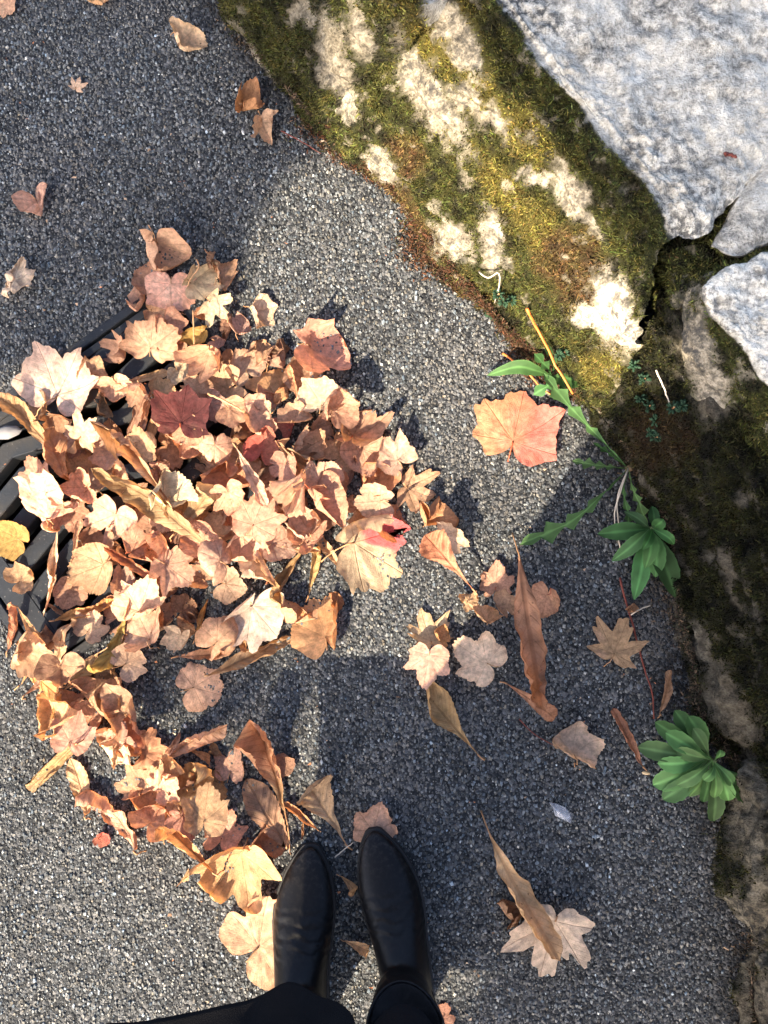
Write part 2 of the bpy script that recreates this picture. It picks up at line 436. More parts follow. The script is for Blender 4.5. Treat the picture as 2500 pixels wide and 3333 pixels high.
# ================================================================== SETTING: mossy stone wall
def ell(uv, cx, cy, rx, ry, ang, soft=.35):
    a = math.radians(ang); d = uv-np.array([cx, cy])
    x = d[:, 0]*math.cos(a)+d[:, 1]*math.sin(a); y = -d[:, 0]*math.sin(a)+d[:, 1]*math.cos(a)
    return np.sqrt((x/rx)**2+(y/ry)**2)
BARE = [(1400, 300, 55, 185, -32), (1575, 365, 125, 36, 42), (1490, 110, 50, 150, -34), (1245, 545, 85, 30, 50), (1600, 780, 42, 95, -20),
        (1475, 790, 95, 38, 55), (2005, 1020, 66, 140, -18), (1925, 1030, 70, 34, 5), (1875, 650, 36, 130, -34), (1745, 575, 55, 20, 20),
        (1175, 110, 34, 90, -22), (985, 20, 32, 70, -10), (835, 190, 16, 150, -31), (1090, 190, 55, 160, -12), (1130, 330, 40, 50, 0),
        (2385, 1900, 30, 130, -22), (2300, 2110, 38, 95, -20), (2370, 2280, 62, 120, -30), (2205, 2110, 30, 200, -10), (2225, 1800, 14, 120, -22),
        (2280, 1550, 14, 34, -20), (2410, 1600, 18, 36, -30), (2085, 1540, 13, 60, -28), (1960, 1360, 14, 40, -30), (2415, 2485, 30, 40, 0),
        (2440, 2700, 70, 130, 0), (2440, 3000, 70, 160, 10), (2460, 3280, 70, 120, 0), (2260, 1100, 60, 130, -5), (2300, 1240, 60, 130, -20), (2470, 2580, 30, 80, 0)]
BROWN = [(1860, 860, 110, 130, -20), (1330, 700, 200, 50, 52), (1520, 980, 90, 60, 45), (1330, 500, 60, 90, -30), (2150, 1420, 120, 120, 0), (1620, 1120, 120, 60, 30)]
YELLOW = [(1430, 60, 120, 200, -30), (1720, 440, 140, 60, 45), (1640, 620, 60, 160, -30), (1960, 1190, 70, 70, 0), (1560, 300, 60, 80, 0), (1760, 730, 60, 80, 0)]
SUN_GLARE = [(2005, 1020, 90, 150, -18), (1925, 1030, 80, 44, 5)]  # sun glare on bare rock, painted as a brighter stone tone
def moss_fields(V, top):
    uv = proj(V)
    jig = np.stack([fbm(V*24, 5, 2.1, .6), fbm(V*24+31, 5, 2.1, .6)], 1)*36
    w = uv+jig
    bare = np.full(len(V), 9.0)
    for e in BARE: bare = np.minimum(bare, ell(w, *e))
    m = sstep(.62, 1.45, bare+.20*fbm(V*45+2, 4, 2.1, .6))
    nz = fbm(V*np.array([26, 26, 26]), 5, 2.1, .6)
    m *= 1-.55*sstep(.36, .72, nz)
    m *= 1-sstep(.42, .62, top+.25*fbm(V*26+5, 4))
    br = np.full(len(V), 9.0); ye = np.full(len(V), 9.0)
    for e in BROWN: br = np.minimum(br, ell(w, *e))
    for e in YELLOW: ye = np.minimum(ye, ell(w, *e))
    br = (1-sstep(.6, 1.3, br))*.8; ye = (1-sstep(.5, 1.5, ye))
    n2 = fbm(V*40+8, 3)
    g = np.array([.050, .051, .013]); y = np.array([.120, .098, .022]); b = np.array([.098, .055, .022]); dk = np.array([.022, .021, .009])
    c = g+(dk-g)*sstep(.0, .5, -n2)[:, None]
    c = c+(y-c)*np.clip(ye*.85+.25*sstep(.2, .6, n2), 0, 1)[:, None]
    c = c+(b-c)*br[:, None]*(.55+.45*sstep(-.2, .4, fbm(V*60+3, 2)))[:, None]
    return m, c
wall = tag(empty('stone_wall', P(1900, 1300, 0)), 'low moss covered wall of pale weathered limestone blocks beside the asphalt', 'wall')
WOFF = P(1900, 1300, 0)
MOSS_SRC = []
def stone(rails, zs, top_t, label=None, NS=240, NT=150, amp=.010, seed=0, top_soft=.06, strata=1.0, endpull=.03, both=True, mossf=1.0, tone=1.0):
    R = []
    for r, z in zip(rails, zs):
        zz = np.broadcast_to(z, (len(r),))
        pts = np.array([P(u, v, q) for (u, v), q in zip(r, zz)])
        R.append(catmull(pts, NS))
    Gd = catmull(np.array(R), NT)                    # (NT, NS, 3)
    T = np.linspace(0, 1, NT)[:, None]*np.ones((1, NS)); S = np.linspace(0, 1, NS)[None]*np.ones((NT, 1))
    du = np.gradient(Gd, axis=1); dv = np.gradient(Gd, axis=0)
    nrm = np.cross(du, dv); nrm /= np.linalg.norm(nrm, axis=2)[..., None]+1e-9
    if nrm[int(NT*.8):, :, 2].mean() < 0: nrm = -nrm
    V = Gd.reshape(-1, 3); nn = nrm.reshape(-1, 3)
    topf = sstep(top_t-top_soft, top_t+top_soft, T.ravel())
    L = np.linalg.norm(np.diff(Gd, axis=1), axis=2).sum(1).mean(); W = np.linalg.norm(np.diff(Gd, axis=0), axis=2).sum(0).mean()
    q = np.stack([S.ravel()*L*5.0, T.ravel()*W*20+.6*fbm(V*7+seed, 2), np.full(len(V), seed*3.1)], 1)
    rid = 1-2*np.abs(noise3(q)); rid2 = 1-2*np.abs(noise3(q*np.array([2.1, 2.3, 1])+9))
    d = amp*strata*(rid*.9+rid2*.4)*(1-.85*topf)
    d += amp*.9*fbm(V*11+seed, 3)*(1-.6*topf)+amp*.28*fbm(V*45+seed, 3)+amp*.10*fbm(V*140+seed, 2)
    e = (1-sstep(0, .06, S.ravel())) + ((1-sstep(0, .06, 1-S.ravel())) if both else 0)
    d -= endpull*e
    V = V+nn*d[:, None]
    m, c = moss_fields(V, topf)
    V = V+nn*(m*(.0035*fbm(V*75+seed, 3)+.002*fbm(V*200, 2)+.002))[:, None]
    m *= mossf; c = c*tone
    f = grid_faces(NT, NS)
    me = mesh_np('stone', V-WOFF, f, True)
    # face the normals outwards
    g0 = V[f[len(f)*4//5]]; nv = np.cross(g0[1]-g0[0], g0[2]-g0[0])
    if nv[2] < 0: me.flip_normals()
    attr(me, 'moss', m); attr(me, 'top', topf); attr(me, 'mcol', c*.5, 'FLOAT_COLOR'); glare = np.min([ell(proj(V), *e) for e in SUN_GLARE], 0); attr(me, 'tone', (np.full(len(V), tone)*(1-topf)+topf)*(1+.6*(1-sstep(.7, 1.3, glare))))
    o = obj('stone', me, ROCK, wall)
    if label: o["label"] = label
    MOSS_SRC.append((V, f, m, c, nn))
    return o
def sh(r, dx, dy): return [(u+dx, v+dy) for u, v in r]
# upper left block, ridged, in the shade
s1 = [[(600, -330), (690, -80), (755, 60), (825, 185), (900, 290), (990, 375), (1075, 425)],
      [(670, -340), (770, -110), (845, 30), (915, 145), (1000, 245), (1070, 320), (1120, 365)],
      [(790, -360), (880, -140), (960, -20), (1020, 90), (1085, 185), (1135, 250), (1170, 295)],
      [(950, -420), (1030, -240), (1100, -130), (1155, -30), (1200, 70), (1240, 140), (1260, 190)],
      [(1150, -500), (1210, -330), (1270, -230), (1330, -140), (1370, -60), (1400, 0), (1410, 30)],
      [(1500, -800), (1560, -650), (1620, -520), (1670, -420), (1700, -340), (1720, -280), (1730, -240)]]
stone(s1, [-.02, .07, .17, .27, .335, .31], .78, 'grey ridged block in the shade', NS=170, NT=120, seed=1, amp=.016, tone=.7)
# the big sunlit block with the pale flat top
s2 = [[(1030, 405), (1180, 545), (1300, 675), (1430, 850), (1560, 1010), (1690, 1130), (1840, 1240), (1960, 1350)],
      [(1080, 365), (1240, 490), (1370, 630), (1500, 780), (1640, 920), (1760, 1040), (1890, 1160), (2010, 1280)],
      [(1140, 290), (1320, 420), (1470, 550), (1610, 700), (1740, 840), (1860, 970), (1965, 1080), (2060, 1190)],
      [(1240, 120), (1430, 260), (1590, 410), (1740, 560), (1860, 700), (1970, 850), (2050, 970), (2110, 1080)],
      [(1340, -270), (1570, -40), (1710, 140), (1830, 300), (1950, 440), (2070, 580), (2150, 690), (2180, 790)],
      [(1450, -350), (1660, -130), (1800, 50), (1920, 215), (2040, 350), (2160, 490), (2240, 620), (2270, 770)],
      [(1900, -900), (2100, -700), (2250, -480), (2350, -260), (2440, -40), (2520, 200), (2500, 400), (2325, 748)],
      [(2500, -1500), (2700, -1200), (2800, -900), (2850, -600), (2900, -300), (2860, 0), (2720, 260), (2392, 650)]]
stone(s2, [-.02, .07, .16, .26, .345, .352, .345, .335], .585, 'large block with sunlit moss on its face and a flat pale top', NS=330, NT=260, seed=2, amp=.016, top_soft=.025, endpull=.008)
# lower block in shadow; its low tone paints shade into rock and moss
s3 = [[(1890, 1290), (1990, 1420), (2080, 1570), (2150, 1720), (2165, 1900), (2215, 2120), (2240, 2280), (2310, 2390), (2385, 2470), (2400, 2560)],
      [(1960, 1230), (2070, 1380), (2165, 1540), (2245, 1700), (2275, 1880), (2325, 2090), (2370, 2260), (2450, 2380), (2510, 2470), (2530, 2570)],
      [(2040, 1170), (2150, 1310), (2250, 1480), (2345, 1660), (2395, 1850), (2455, 2060), (2520, 2250), (2600, 2390), (2660, 2490), (2680, 2590)],
      [(2110, 1060), (2230, 1240), (2340, 1420), (2450, 1610), (2520, 1820), (2600, 2040), (2680, 2250), (2760, 2410), (2810, 2500), (2830, 2610)],
      [(2180, 900), (2350, 1100), (2480, 1300), (2610, 1540), (2700, 1780), (2790, 2040), (2870, 2250), (2950, 2410), (3000, 2520), (3020, 2630)],
      [(2400, 800), (2600, 950), (2800, 1200), (2950, 1500), (3050, 1780), (3150, 2040), (3250, 2250), (3330, 2410), (3400, 2520), (3420, 2630)]]
stone(s3, [-.02, .07, .17, .255, .285, .28], .80, 'mossy block painted darker for the shadow behind the green plants', NS=300, NT=150, seed=3, amp=.014, endpull=.02, tone=.30)
# block at the lower right corner, pale brown with shade painted in by tone
s5 = [[(2410, 2440), (2370, 2560), (2362, 2700), (2380, 2870), (2435, 2985), (2450, 3100), (2415, 3235), (2425, 3420), (2460, 3700)],
      [(2500, 2440), (2455, 2580), (2445, 2710), (2470, 2880), (2525, 2995), (2545, 3110), (2515, 3245), (2530, 3430), (2570, 3710)],
      [(2630, 2460), (2590, 2600), (2580, 2730), (2600, 2890), (2650, 3010), (2670, 3130), (2650, 3260), (2670, 3450), (2700, 3730)],
      [(2780, 2500), (2740, 2650), (2730, 2780), (2750, 2920), (2800, 3040), (2820, 3160), (2800, 3290), (2820, 3480), (2850, 3760)],
      [(3200, 2500), (3180, 2650), (3170, 2780), (3180, 2920), (3230, 3040), (3250, 3160), (3230, 3290), (3250, 3480), (3280, 3760)]]
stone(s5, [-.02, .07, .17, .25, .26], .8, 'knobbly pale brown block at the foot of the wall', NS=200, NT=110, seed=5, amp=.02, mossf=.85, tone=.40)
def ring_stone(rings, zs, top_t, label, seed, amp=.006, NS=200, NT=110, mossf=1.0, tone=.85):
    """closed block: rings of pixels from the foot to the top, then closed at a centre"""
    R = []
    for r, z in zip(rings, zs):
        pts = np.array([P(u, v, z) for u, v in r]); pts = np.concatenate([pts, pts[:1]])
        R.append(catmull(pts, NS+1)[:-1])
    c = R[-1].mean(0)
    R.append(R[-1]*.45+c*.55+np.array([0, 0, .004])); R.append(R[-1]*.02+c*.98+np.array([0, 0, .006]))
    Gd = catmull(np.array(R), NT)
    T = (np.linspace(0, 1, NT)[:, None]*np.ones((1, NS))).ravel()
    du = np.roll(Gd, -1, 1)-np.roll(Gd, 1, 1); dv = np.gradient(Gd, axis=0)
    nrm = np.cross(du, dv); nrm /= np.linalg.norm(nrm, axis=2)[..., None]+1e-9
    if nrm[int(NT*.8):, :, 2].mean() < 0: nrm = -nrm
    V = Gd.reshape(-1, 3); nn = nrm.reshape(-1, 3)
    topf = sstep(top_t-.05, top_t+.05, T)
    V = V+nn*(amp*(fbm(V*14+seed, 4)+.4*fbm(V*60+seed, 3)))[:, None]
    m, cc = moss_fields(V, topf); m *= mossf
    f = grid_faces(NT, NS, True)
    me = mesh_np('stone', V-WOFF, f, True)
    g0 = V[f[len(f)*3//4]]; nv = np.cross(g0[1]-g0[0], g0[2]-g0[0])
    if nv[2] < 0: me.flip_normals()
    attr(me, 'moss', m); attr(me, 'top', topf); attr(me, 'mcol', cc*.5, 'FLOAT_COLOR'); attr(me, 'tone', np.full(len(V), tone))
    o = obj('stone', me, ROCK, wall); o["label"] = label
    MOSS_SRC.append((V, f, m, cc, nn))
ring_stone([[(2205, 960), (2195, 1190), (2285, 1370), (2420, 1500), (2600, 1680), (2900, 1600), (2900, 900), (2620, 770), (2400, 850)],
            [(2230, 955), (2225, 1150), (2320, 1290), (2450, 1430), (2620, 1590), (2870, 1540), (2870, 880), (2620, 775), (2410, 850)],
            [(2290, 945), (2310, 1040), (2390, 1120), (2490, 1260), (2640, 1470), (2840, 1450), (2850, 880), (2620, 785), (2430, 850)],
            [(2330, 945), (2360, 1020), (2440, 1100), (2540, 1240), (2660, 1420), (2800, 1400), (2820, 900), (2620, 810), (2450, 870)]],
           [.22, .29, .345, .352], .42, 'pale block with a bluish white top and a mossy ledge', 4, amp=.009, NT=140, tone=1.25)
ring_stone([[(2305, 800), (2345, 728), (2392, 640), (2470, 500), (2600, 300), (2880, 200), (2900, 640), (2700, 732), (2500, 802), (2400, 842)],
            [(2312, 800), (2350, 732), (2396, 645), (2475, 505), (2610, 310), (2870, 220), (2890, 640), (2690, 728), (2490, 797), (2400, 836)],
            [(2340, 790), (2372, 735), (2412, 658), (2500, 520), (2640, 340), (2850, 260), (2870, 630), (2680, 712), (2480, 780), (2410, 818)]],
           [.26, .332, .342], .25, 'small gravelly whitish block set behind a dark crack', 6, amp=.004, NS=140, NT=70)
ring_stone([[(2130, 800), (2120, 930), (2180, 1060), (2300, 1010), (2400, 900), (2420, 790), (2330, 740), (2210, 740)],
            [(2140, 810), (2140, 920), (2195, 1030), (2290, 980), (2380, 890), (2395, 800), (2320, 755), (2215, 755)],
            [(2170, 830), (2175, 900), (2210, 970), (2270, 930), (2330, 870), (2340, 815), (2300, 785), (2230, 785)]],
           [.15, .27, .315], 3.0, 'mossy wedge stone between the big pale blocks', 8, amp=.008, NS=120, NT=60)
# plain blocks that carry the wall on beyond both edges of the picture
for k, (a, b, wd) in enumerate([((2470, 3640), (2500, 4300), 520), ((2520, 4290), (2540, 5000), 560), ((2560, 4990), (2560, 5800), 520), ((600, -330), (380, -900), 480), ((390, -880), (150, -1500), 480), ((160, -1480), (-60, -2100), 480)]):
    A3, B3 = P(*a, 0), P(*b, 0); d = B3-A3; L_ = np.linalg.norm(d); d /= L_; nr = np.array([-d[1], d[0], 0]) if k < 3 else np.array([d[1], -d[0], 0]); W_ = wd*PX
    if nr[0] < 0: nr = -nr
    rr_ = []
    for z, ins in ((-.02, 0), (.12, .012), (.24, .03), (.28, .06)):
        pts = [A3+d*ins+nr*ins, A3+d*L_*.33+nr*(ins-.012), A3+d*L_*.66+nr*(ins+.006), B3-d*ins+nr*ins, B3-d*ins+nr*(W_-ins), A3+d*L_*.5+nr*(W_-ins), A3+d*ins+nr*(W_-ins)]
        rr_.append([tuple(proj(q+np.array([0, 0, z])-np.array([0, 0, q[2]]))[0]) for q in pts])
    ring_stone(rr_, [-.02, .12, .24, .28], .5, ['rough block continuing the wall beyond the lower edge', 'rough block continuing the wall beyond the upper edge'][k > 2], 20+k, amp=.02, NS=90, NT=60, mossf=.8, tone=.7)
# the bank of earth that the wall holds back
bank_px = [(-400, -2700), (700, -1500), (1250, -900), (1800, -500), (2320, 500), (2380, 900), (2480, 1250), (2740, 1900), (2870, 2500), (2820, 3600), (2900, 5800), (2950, 9000)]
bt = np.array([P(u, v, .24) for u, v in bank_px]); nb = len(bt); bb = bt.copy(); bb[:, 2] = -.02
far = bt+np.array([40.0, 18.0, 0.3])
bme = mesh_np('earth_bank', np.concatenate([bb, bt, far]), [np.array([(i, i+1, nb+i+1, nb+i) for i in range(nb-1)]+[(nb+i, nb+i+1, 2*nb+i+1, 2*nb+i) for i in range(nb-1)])], False)
tag(obj('earth_bank', bme, simple('bank_earth', (.045, .038, .026), .95, .1, .9, 60, .5, 9)), kind='structure')

# moss shoots
def make_moss(n_total=250000):
    R = rs(5); A_all = []
    for V, f, m, c, nn in MOSS_SRC:
        fm = m[f].mean(1); p = V[f]
        uvc = proj(p.mean(1)); vis = (uvc[:, 0] > -200) & (uvc[:, 0] < 2800) & (uvc[:, 1] > -300) & (uvc[:, 1] < 3600)
        ar = np.linalg.norm(np.cross(p[:, 1]-p[:, 0], p[:, 3]-p[:, 0]), axis=1)*np.clip(fm-.10, 0, 1)**1.4*vis
        A_all.append(ar)
    tot = sum(a.sum() for a in A_all)
    Vs, Cs = [], []
    for (V, f, m, c, nn), ar in zip(MOSS_SRC, A_all):
        n = int(n_total*ar.sum()/tot)
        if n < 3: continue
        idx = R.choice(len(f), n, p=ar/ar.sum()); ff = f[idx]
        a, b = R.rand(n, 1), R.rand(n, 1)
        lerp = lambda X: (X[ff[:, 0]]*(1-a)+X[ff[:, 1]]*a)*(1-b)+(X[ff[:, 3]]*(1-a)+X[ff[:, 2]]*a)*b
        p, nr, cc = lerp(V), lerp(nn), lerp(c)
        d = nr+R.normal(0, .55, (n, 3))+np.array([0, 0, .25]); d /= np.linalg.norm(d, axis=1)[:, None]
        clump = np.clip(fbm(p*55, 3)*.5+.65, .15, 1.3)*np.clip(.35+.75*lerp(m[:, None])[:, 0], 0, 1)
        L = (.0040+.0065*R.rand(n))*clump
        s = np.cross(d, R.normal(size=(n, 3))); s /= np.linalg.norm(s, axis=1)[:, None]
        w = (.00055+.0006*R.rand(n))[:, None]
        bend = R.normal(0, .35, (n, 3))
        p0 = p-nr*.001
        mid = p0+d*(L*.55)[:, None]; tip = p0+(d+bend)*L[:, None]
        Vs.append(np.stack([p0-s*w*.7, p0+s*w*.7, mid+s*w, mid-s*w, tip], 1))
        k = R.uniform(.25, 1.0, (n, 1))**1.3*2.1*np.array([[1, 1, 1]])*(1+R.normal(0, .10, (n, 3)))
        c2 = np.clip(cc*k*1.35, .004, .5)
        Cs.append(c2)
    V = np.concatenate(Vs); C = np.concatenate(Cs); n = len(V)
    o = (np.arange(n)*5)[:, None]
    me = mesh_np('moss', V.reshape(-1, 3)-WOFF, [o+np.array([[0, 1, 2, 3]]), o+np.array([[3, 2, 4]])], True)
    attr(me, 'col', np.repeat(C, 5, 0), 'FLOAT_COLOR')
    ob = obj('moss', me, MOSS, wall); ob["kind"] = "stuff"; ob["label"] = "green and brown moss coat"
make_moss()

# crumbs of brown moss and litter along the foot of the wall
def make_litter():
    R = rs(9); n = 26000
    v = np.concatenate([R.uniform(-150, 3500, n//3), R.uniform(380, 1300, n-n//3)])
    u0 = np.interp(v, WALL_BASE[:, 1], WALL_BASE[:, 0])
    wid = np.where((v > 380) & (v < 1300), 42, 30)
    off = -np.abs(R.normal(0, 1, n))*wid*(1+.8*np.sin(v/60))*.8+38
    u = u0+off
    z = np.clip((u-u0+10)/1500, 0, .04)+R.rand(n)*.003
    p = np.array([P(a, b, c) for a, b, c in zip(u, v, z)])
    d = R.normal(size=(n, 3)); d[:, 2] = np.abs(d[:, 2])*.6; d /= np.linalg.norm(d, axis=1)[:, None]
    L = (.0025+.006*R.rand(n)**2)[:, None]
    s = np.cross(d, R.normal(size=(n, 3))); s /= np.linalg.norm(s, axis=1)[:, None]; w = (.0005+.0009*R.rand(n))[:, None]
    V = np.stack([p-s*w, p+s*w, p+d*L+s*w*.6, p+d*L-s*w*.6], 1)
    pal = .62*np.array([(.13, .055, .028), (.10, .055, .030), (.07, .065, .02), (.20, .12, .07), (.04, .03, .02), (.16, .065, .03)])
    pal2 = np.array([(.04, .03, .02), (.05, .045, .03), (.10, .07, .04), (.03, .035, .015), (.05, .03, .02), (.16, .11, .07)])
    k = R.randint(0, 6, n); c = np.where(((v > 380) & (v < 1300))[:, None], pal[k], pal2[k])*R.uniform(.6, 1.4, (n, 1))
    o = (np.arange(n)*4)[:, None]
    me = mesh_np('wall_foot_litter', V.reshape(-1, 3), o+np.array([[0, 1, 2, 3]]), False)
    attr(me, 'col', np.repeat(c, 4, 0), 'FLOAT_COLOR')
    tag(obj('wall_foot_litter', me, LITTER), 'crumbs of brown moss and soil along the foot of the wall', 'litter', kind='stuff')
make_litter()

# ================================================================== FALLEN LEAVES
PAL = {'pink': (0.67, 0.41, 0.27), 'pale': (0.7, 0.485, 0.355), 'tan': (0.56, 0.335, 0.19), 'cream': (0.67, 0.485, 0.305), 'orange': (0.56, 0.3, 0.145), 'rust': (0.44, 0.215, 0.115),
       'brown': (0.36, 0.205, 0.125), 'mauve': (0.5, 0.325, 0.225), 'wine': (0.13, 0.034, 0.03), 'red': (0.46, 0.14, 0.105), 'yellow': (0.46, 0.275, 0.085),
       'olive': (0.42, 0.275, 0.13), 'rose': (0.61, 0.325, 0.205), 'salmon': (0.58, 0.315, 0.205), 'grey': (0.48, 0.365, 0.265), 'blush': (.66, .30, .27), 'amber': (0.56, 0.3, 0.1)}
HALF = {
 'maple': [(0, 1.0), (7, .80), (13, .86), (19, .62), (26, .50), (33, .64), (38, .78), (46, .98), (54, .76), (60, .80), (68, .55), (77, .42), (88, .52), (98, .70), (108, .48), (120, .40), (136, .34), (152, .24), (166, .13), (180, .05)],
 'broad': [(0, 1.0), (7, .84), (13, .88), (20, .82), (28, .80), (36, .84), (43, .90), (49, 1.0), (56, .84), (63, .86), (72, .78), (82, .74), (92, .78), (102, .86), (110, .68), (122, .58), (138, .48), (154, .32), (167, .16), (180, .05)],
 'lobed': [(0, 1.0), (9, .93), (18, .84), (27, .70), (34, .64), (41, .72), (50, .86), (57, .86), (66, .76), (78, .62), (88, .60), (98, .64), (112, .58), (126, .55), (140, .50), (154, .40), (167, .24), (180, .05)],
 'round': [(0, .95), (12, .90), (25, .86), (40, .82), (55, .82), (70, .80), (90, .75), (110, .70), (128, .64), (144, .56), (158, .42), (170, .22), (180, .06)],
 'heart': [(0, 1.0), (12, .92), (25, .84), (45, .76), (65, .74), (90, .70), (115, .66), (135, .62), (150, .55), (162, .40), (172, .2), (180, .06)],
}
def leaf_shape(typ, R):
    if typ in ('lance', 'obov'):
        NT_, NS_ = 46, 17; ob = typ == 'obov'
        t = np.linspace(0, 1, NT_); W = R.uniform(.18, .215) if ob else R.uniform(.115, .16)
        w = t**(R.uniform(2.0, 2.6) if ob else R.uniform(1.2, 1.8))*(1-t)**R.uniform(.45, .65); w = w/w.max()*W+.006*(1-t)
        w = w*(1+.10*noise3(np.stack([t*7, 0*t+R.rand()*40, 0*t], 1)))
        saw = 1+.07*((np.arange(NT_) % 3)/2.0-.5)
        s = np.linspace(-1, 1, NS_); side = R.uniform(.85, 1.15)
        X = (w*saw)[:, None]*s[None]*np.where(s > 0, side, 1)[None]
        Y = t[:, None]-.22*w[:, None]*0+np.abs(s)[None]*(-.02)+.0*X
        Y = Y-np.abs(X)*.15
        xy = np.stack([X.ravel(), Y.ravel()], 1); e = (np.abs(s)[None]*np.ones((NT_, 1))).ravel()
        e = np.maximum(e, np.repeat(sstep(.9, 1, t), NS_))
        return xy, [grid_faces(NT_, NS_)], e
    half = np.array(HALF[typ], float); NA, NR = 108, 7
    ph = np.linspace(-178, 178, NA); r = np.empty(NA)
    for sgn in (-1, 1):
        k = (ph*sgn) >= 0
        jit = 1+R.uniform(-.09, .09, len(half)); jit[0] = 1; sc = 1+R.uniform(-.07, .07)*(half[:, 0] > 20)
        r[k] = np.interp(np.abs(ph[k]), half[:, 0]*(1+R.uniform(-.05, .05)), half[:, 1]*jit*sc)
    teeth = {'maple': .03, 'broad': .03, 'lobed': .055, 'round': .05, 'heart': .03}[typ]
    r *= 1+teeth*(((np.arange(NA)*.44) % 1)-.5)*2*np.clip(1-np.abs(ph)/180, .25, 1)
    nz = noise3(np.stack([np.cos(np.radians(ph))*2+R.rand()*50, np.sin(np.radians(ph))*2, np.full(NA, R.rand()*50)], 1)); r *= 1+.10*nz
    for _ in range(R.choice([0, 1, 2], p=[.35, .4, .25])):      # tears and bitten margins
        a0 = R.uniform(-130, 130); r *= 1-R.uniform(.12, .38)*np.exp(-((ph-a0)/R.uniform(3, 9))**2)
    fr = np.linspace(0, 1, NR+1)[1:]
    pr = np.radians(ph)
    X = fr[:, None]*(r*np.sin(pr))[None]; Y = fr[:, None]*(r*np.cos(pr))[None]
    xy = np.concatenate([[[0, 0]], np.stack([X.ravel(), Y.ravel()], 1)])
    e = np.concatenate([[0], np.repeat(fr, NA)])
    j = np.arange(NA-1)
    tri = np.stack([0*j, 1+j, 2+j], 1)[:, ::-1]
    q = grid_faces(NR, NA)+1
    return xy, [tri, q], e
def curl(v, ang, d0, k, amax, up=1):
    """roll everything beyond a line (at distance d0 in direction ang) upwards or downwards"""
    d = np.array([math.sin(ang), math.cos(ang)]); q = v[:, :2]@d; L = np.clip(q-d0, 0, None)
    th = np.minimum(k*L, amax); La = th/k; Lr = L-La; z = v[:, 2]*up
    nq = np.where(L > 0, d0+np.sin(th)/k+Lr*np.cos(th)-z*np.sin(th), q)
    nz = np.where(L > 0, (1-np.cos(th))/k+Lr*np.sin(th)+z*np.cos(th), z)
    v = v.copy(); v[:, :2] += (nq-q)[:, None]*d; v[:, 2] = nz*up; return v
def leaf_deform(xy, e, typ, style, R):
    x, y = xy[:, 0], xy[:, 1]; st = style.lower()
    z = np.zeros(len(x)); so = R.rand()*90
    p3 = np.stack([x*3, y*3, np.full(len(x), so)], 1)
    if typ in ('lance', 'obov'):
        z += (.005 if st == 'r' else .010)*np.sin((y-np.abs(x)*1.25)*48)*sstep(0, .05, np.abs(x))
        z += .35*np.abs(x)*R.uniform(.2, .9)
    else:
        ph = np.abs(np.arctan2(x, y)); r = np.hypot(x, y)
        am = np.minimum(np.minimum(ph, np.abs(ph-.82)), np.abs(ph-1.65))
        z += .05*r*np.sin(np.clip(am*2.6, 0, 1.57))*R.uniform(.4, 1.2)
    wr = {'p': .03, 'f': .034, 'c': .042, 'd': .038, 'k': .04, 'r': .03, 'v': .036, 'x': .085}[st]
    z += wr*(noise3(p3)+.5*noise3(p3*2.3))*(1 if st != 'x' else 1.2)
    z += wr*.9*e**3*noise3(p3*np.array([2.2, 2.2, 1])+7)
    z += .012*noise3(p3*np.array([4.5, 4.5, 1])+3)
    v = np.stack([x, y-.35, z], 1)
    r2 = v[:, 0]**2+v[:, 1]**2
    if st == 'p':
        v[:, 2] += R.uniform(-.05, .12)*r2
        v = curl(v, R.uniform(0, 6.28), R.uniform(.28, .36), 3, .6)
    if st == 'f':
        v[:, 2] += R.uniform(.0, .28)*r2
        for _ in range(2): v = curl(v, R.uniform(0, 6.28), R.uniform(.16, .34), R.uniform(1.5, 5), R.uniform(.3, 1.1), 1)
    elif st == 'c':
        v[:, 2] += R.uniform(.45, .85)*r2
        for _ in range(3): v = curl(v, R.uniform(0, 6.28), R.uniform(.16, .3), R.uniform(2.5, 5), R.uniform(.6, 1.5))
    elif st == 'd':
        v[:, 2] -= R.uniform(.4, .8)*r2
        for _ in range(2): v = curl(v, R.uniform(0, 6.28), R.uniform(.2, .3), R.uniform(2, 4), R.uniform(.4, .9), -1)
    elif st == 'k':
        a0 = R.uniform(0, 6.28)
        for i in range(3): v = curl(v, a0+i*2.1+R.uniform(-.5, .5), R.uniform(.10, .26), R.uniform(4, 8), R.uniform(1.0, 2.7))
        v[:, 2] += .25*(v[:, 0]**2+v[:, 1]**2)
    elif st == 'r':
        b = (1.57, -1.57) if typ not in ('lance', 'obov') else (1.57, -1.57)
        kk = 7 if typ not in ('lance', 'obov') else 13
        for a in b: v = curl(v, a+R.uniform(-.15, .15), R.uniform(.0, .05), kk*R.uniform(.7, 1.3), R.uniform(1.2, 2.4))
        v = curl(v, R.choice([0, 3.14])+R.uniform(-.3, .3), .0, R.uniform(.5, 1.6), R.uniform(.4, 1.0))
    elif st == 'v':
        v[:, 2] += R.uniform(.55, 1.0)*np.abs(v[:, 0])*.9
        if typ in ('lance', 'obov'):
            for a in (1.57, -1.57): v = curl(v, a+R.uniform(-.2, .2), R.uniform(.02, .07), R.uniform(6, 13), R.uniform(.3, 1.4))
        for _ in range(2): v = curl(v, R.uniform(0, 6.28), R.uniform(.12, .25), R.uniform(3, 6), R.uniform(.7, 1.6))
    elif st == 'x':
        for i in range(4): v = curl(v, R.uniform(0, 6.28), R.uniform(.06, .24), R.uniform(4, 9), R.uniform(.8, 2.2), R.choice([-1, 1], p=[.25, .75]))
    if typ in ('lance', 'obov'): v = curl(v, R.choice([0, 3.14]), R.uniform(-.1, .2), R.uniform(.6, 2.0), R.uniform(.3, .9), R.choice([1, 1, -1]))
    if style.isupper(): v = v*np.array([-1, 1, -1])
    return v
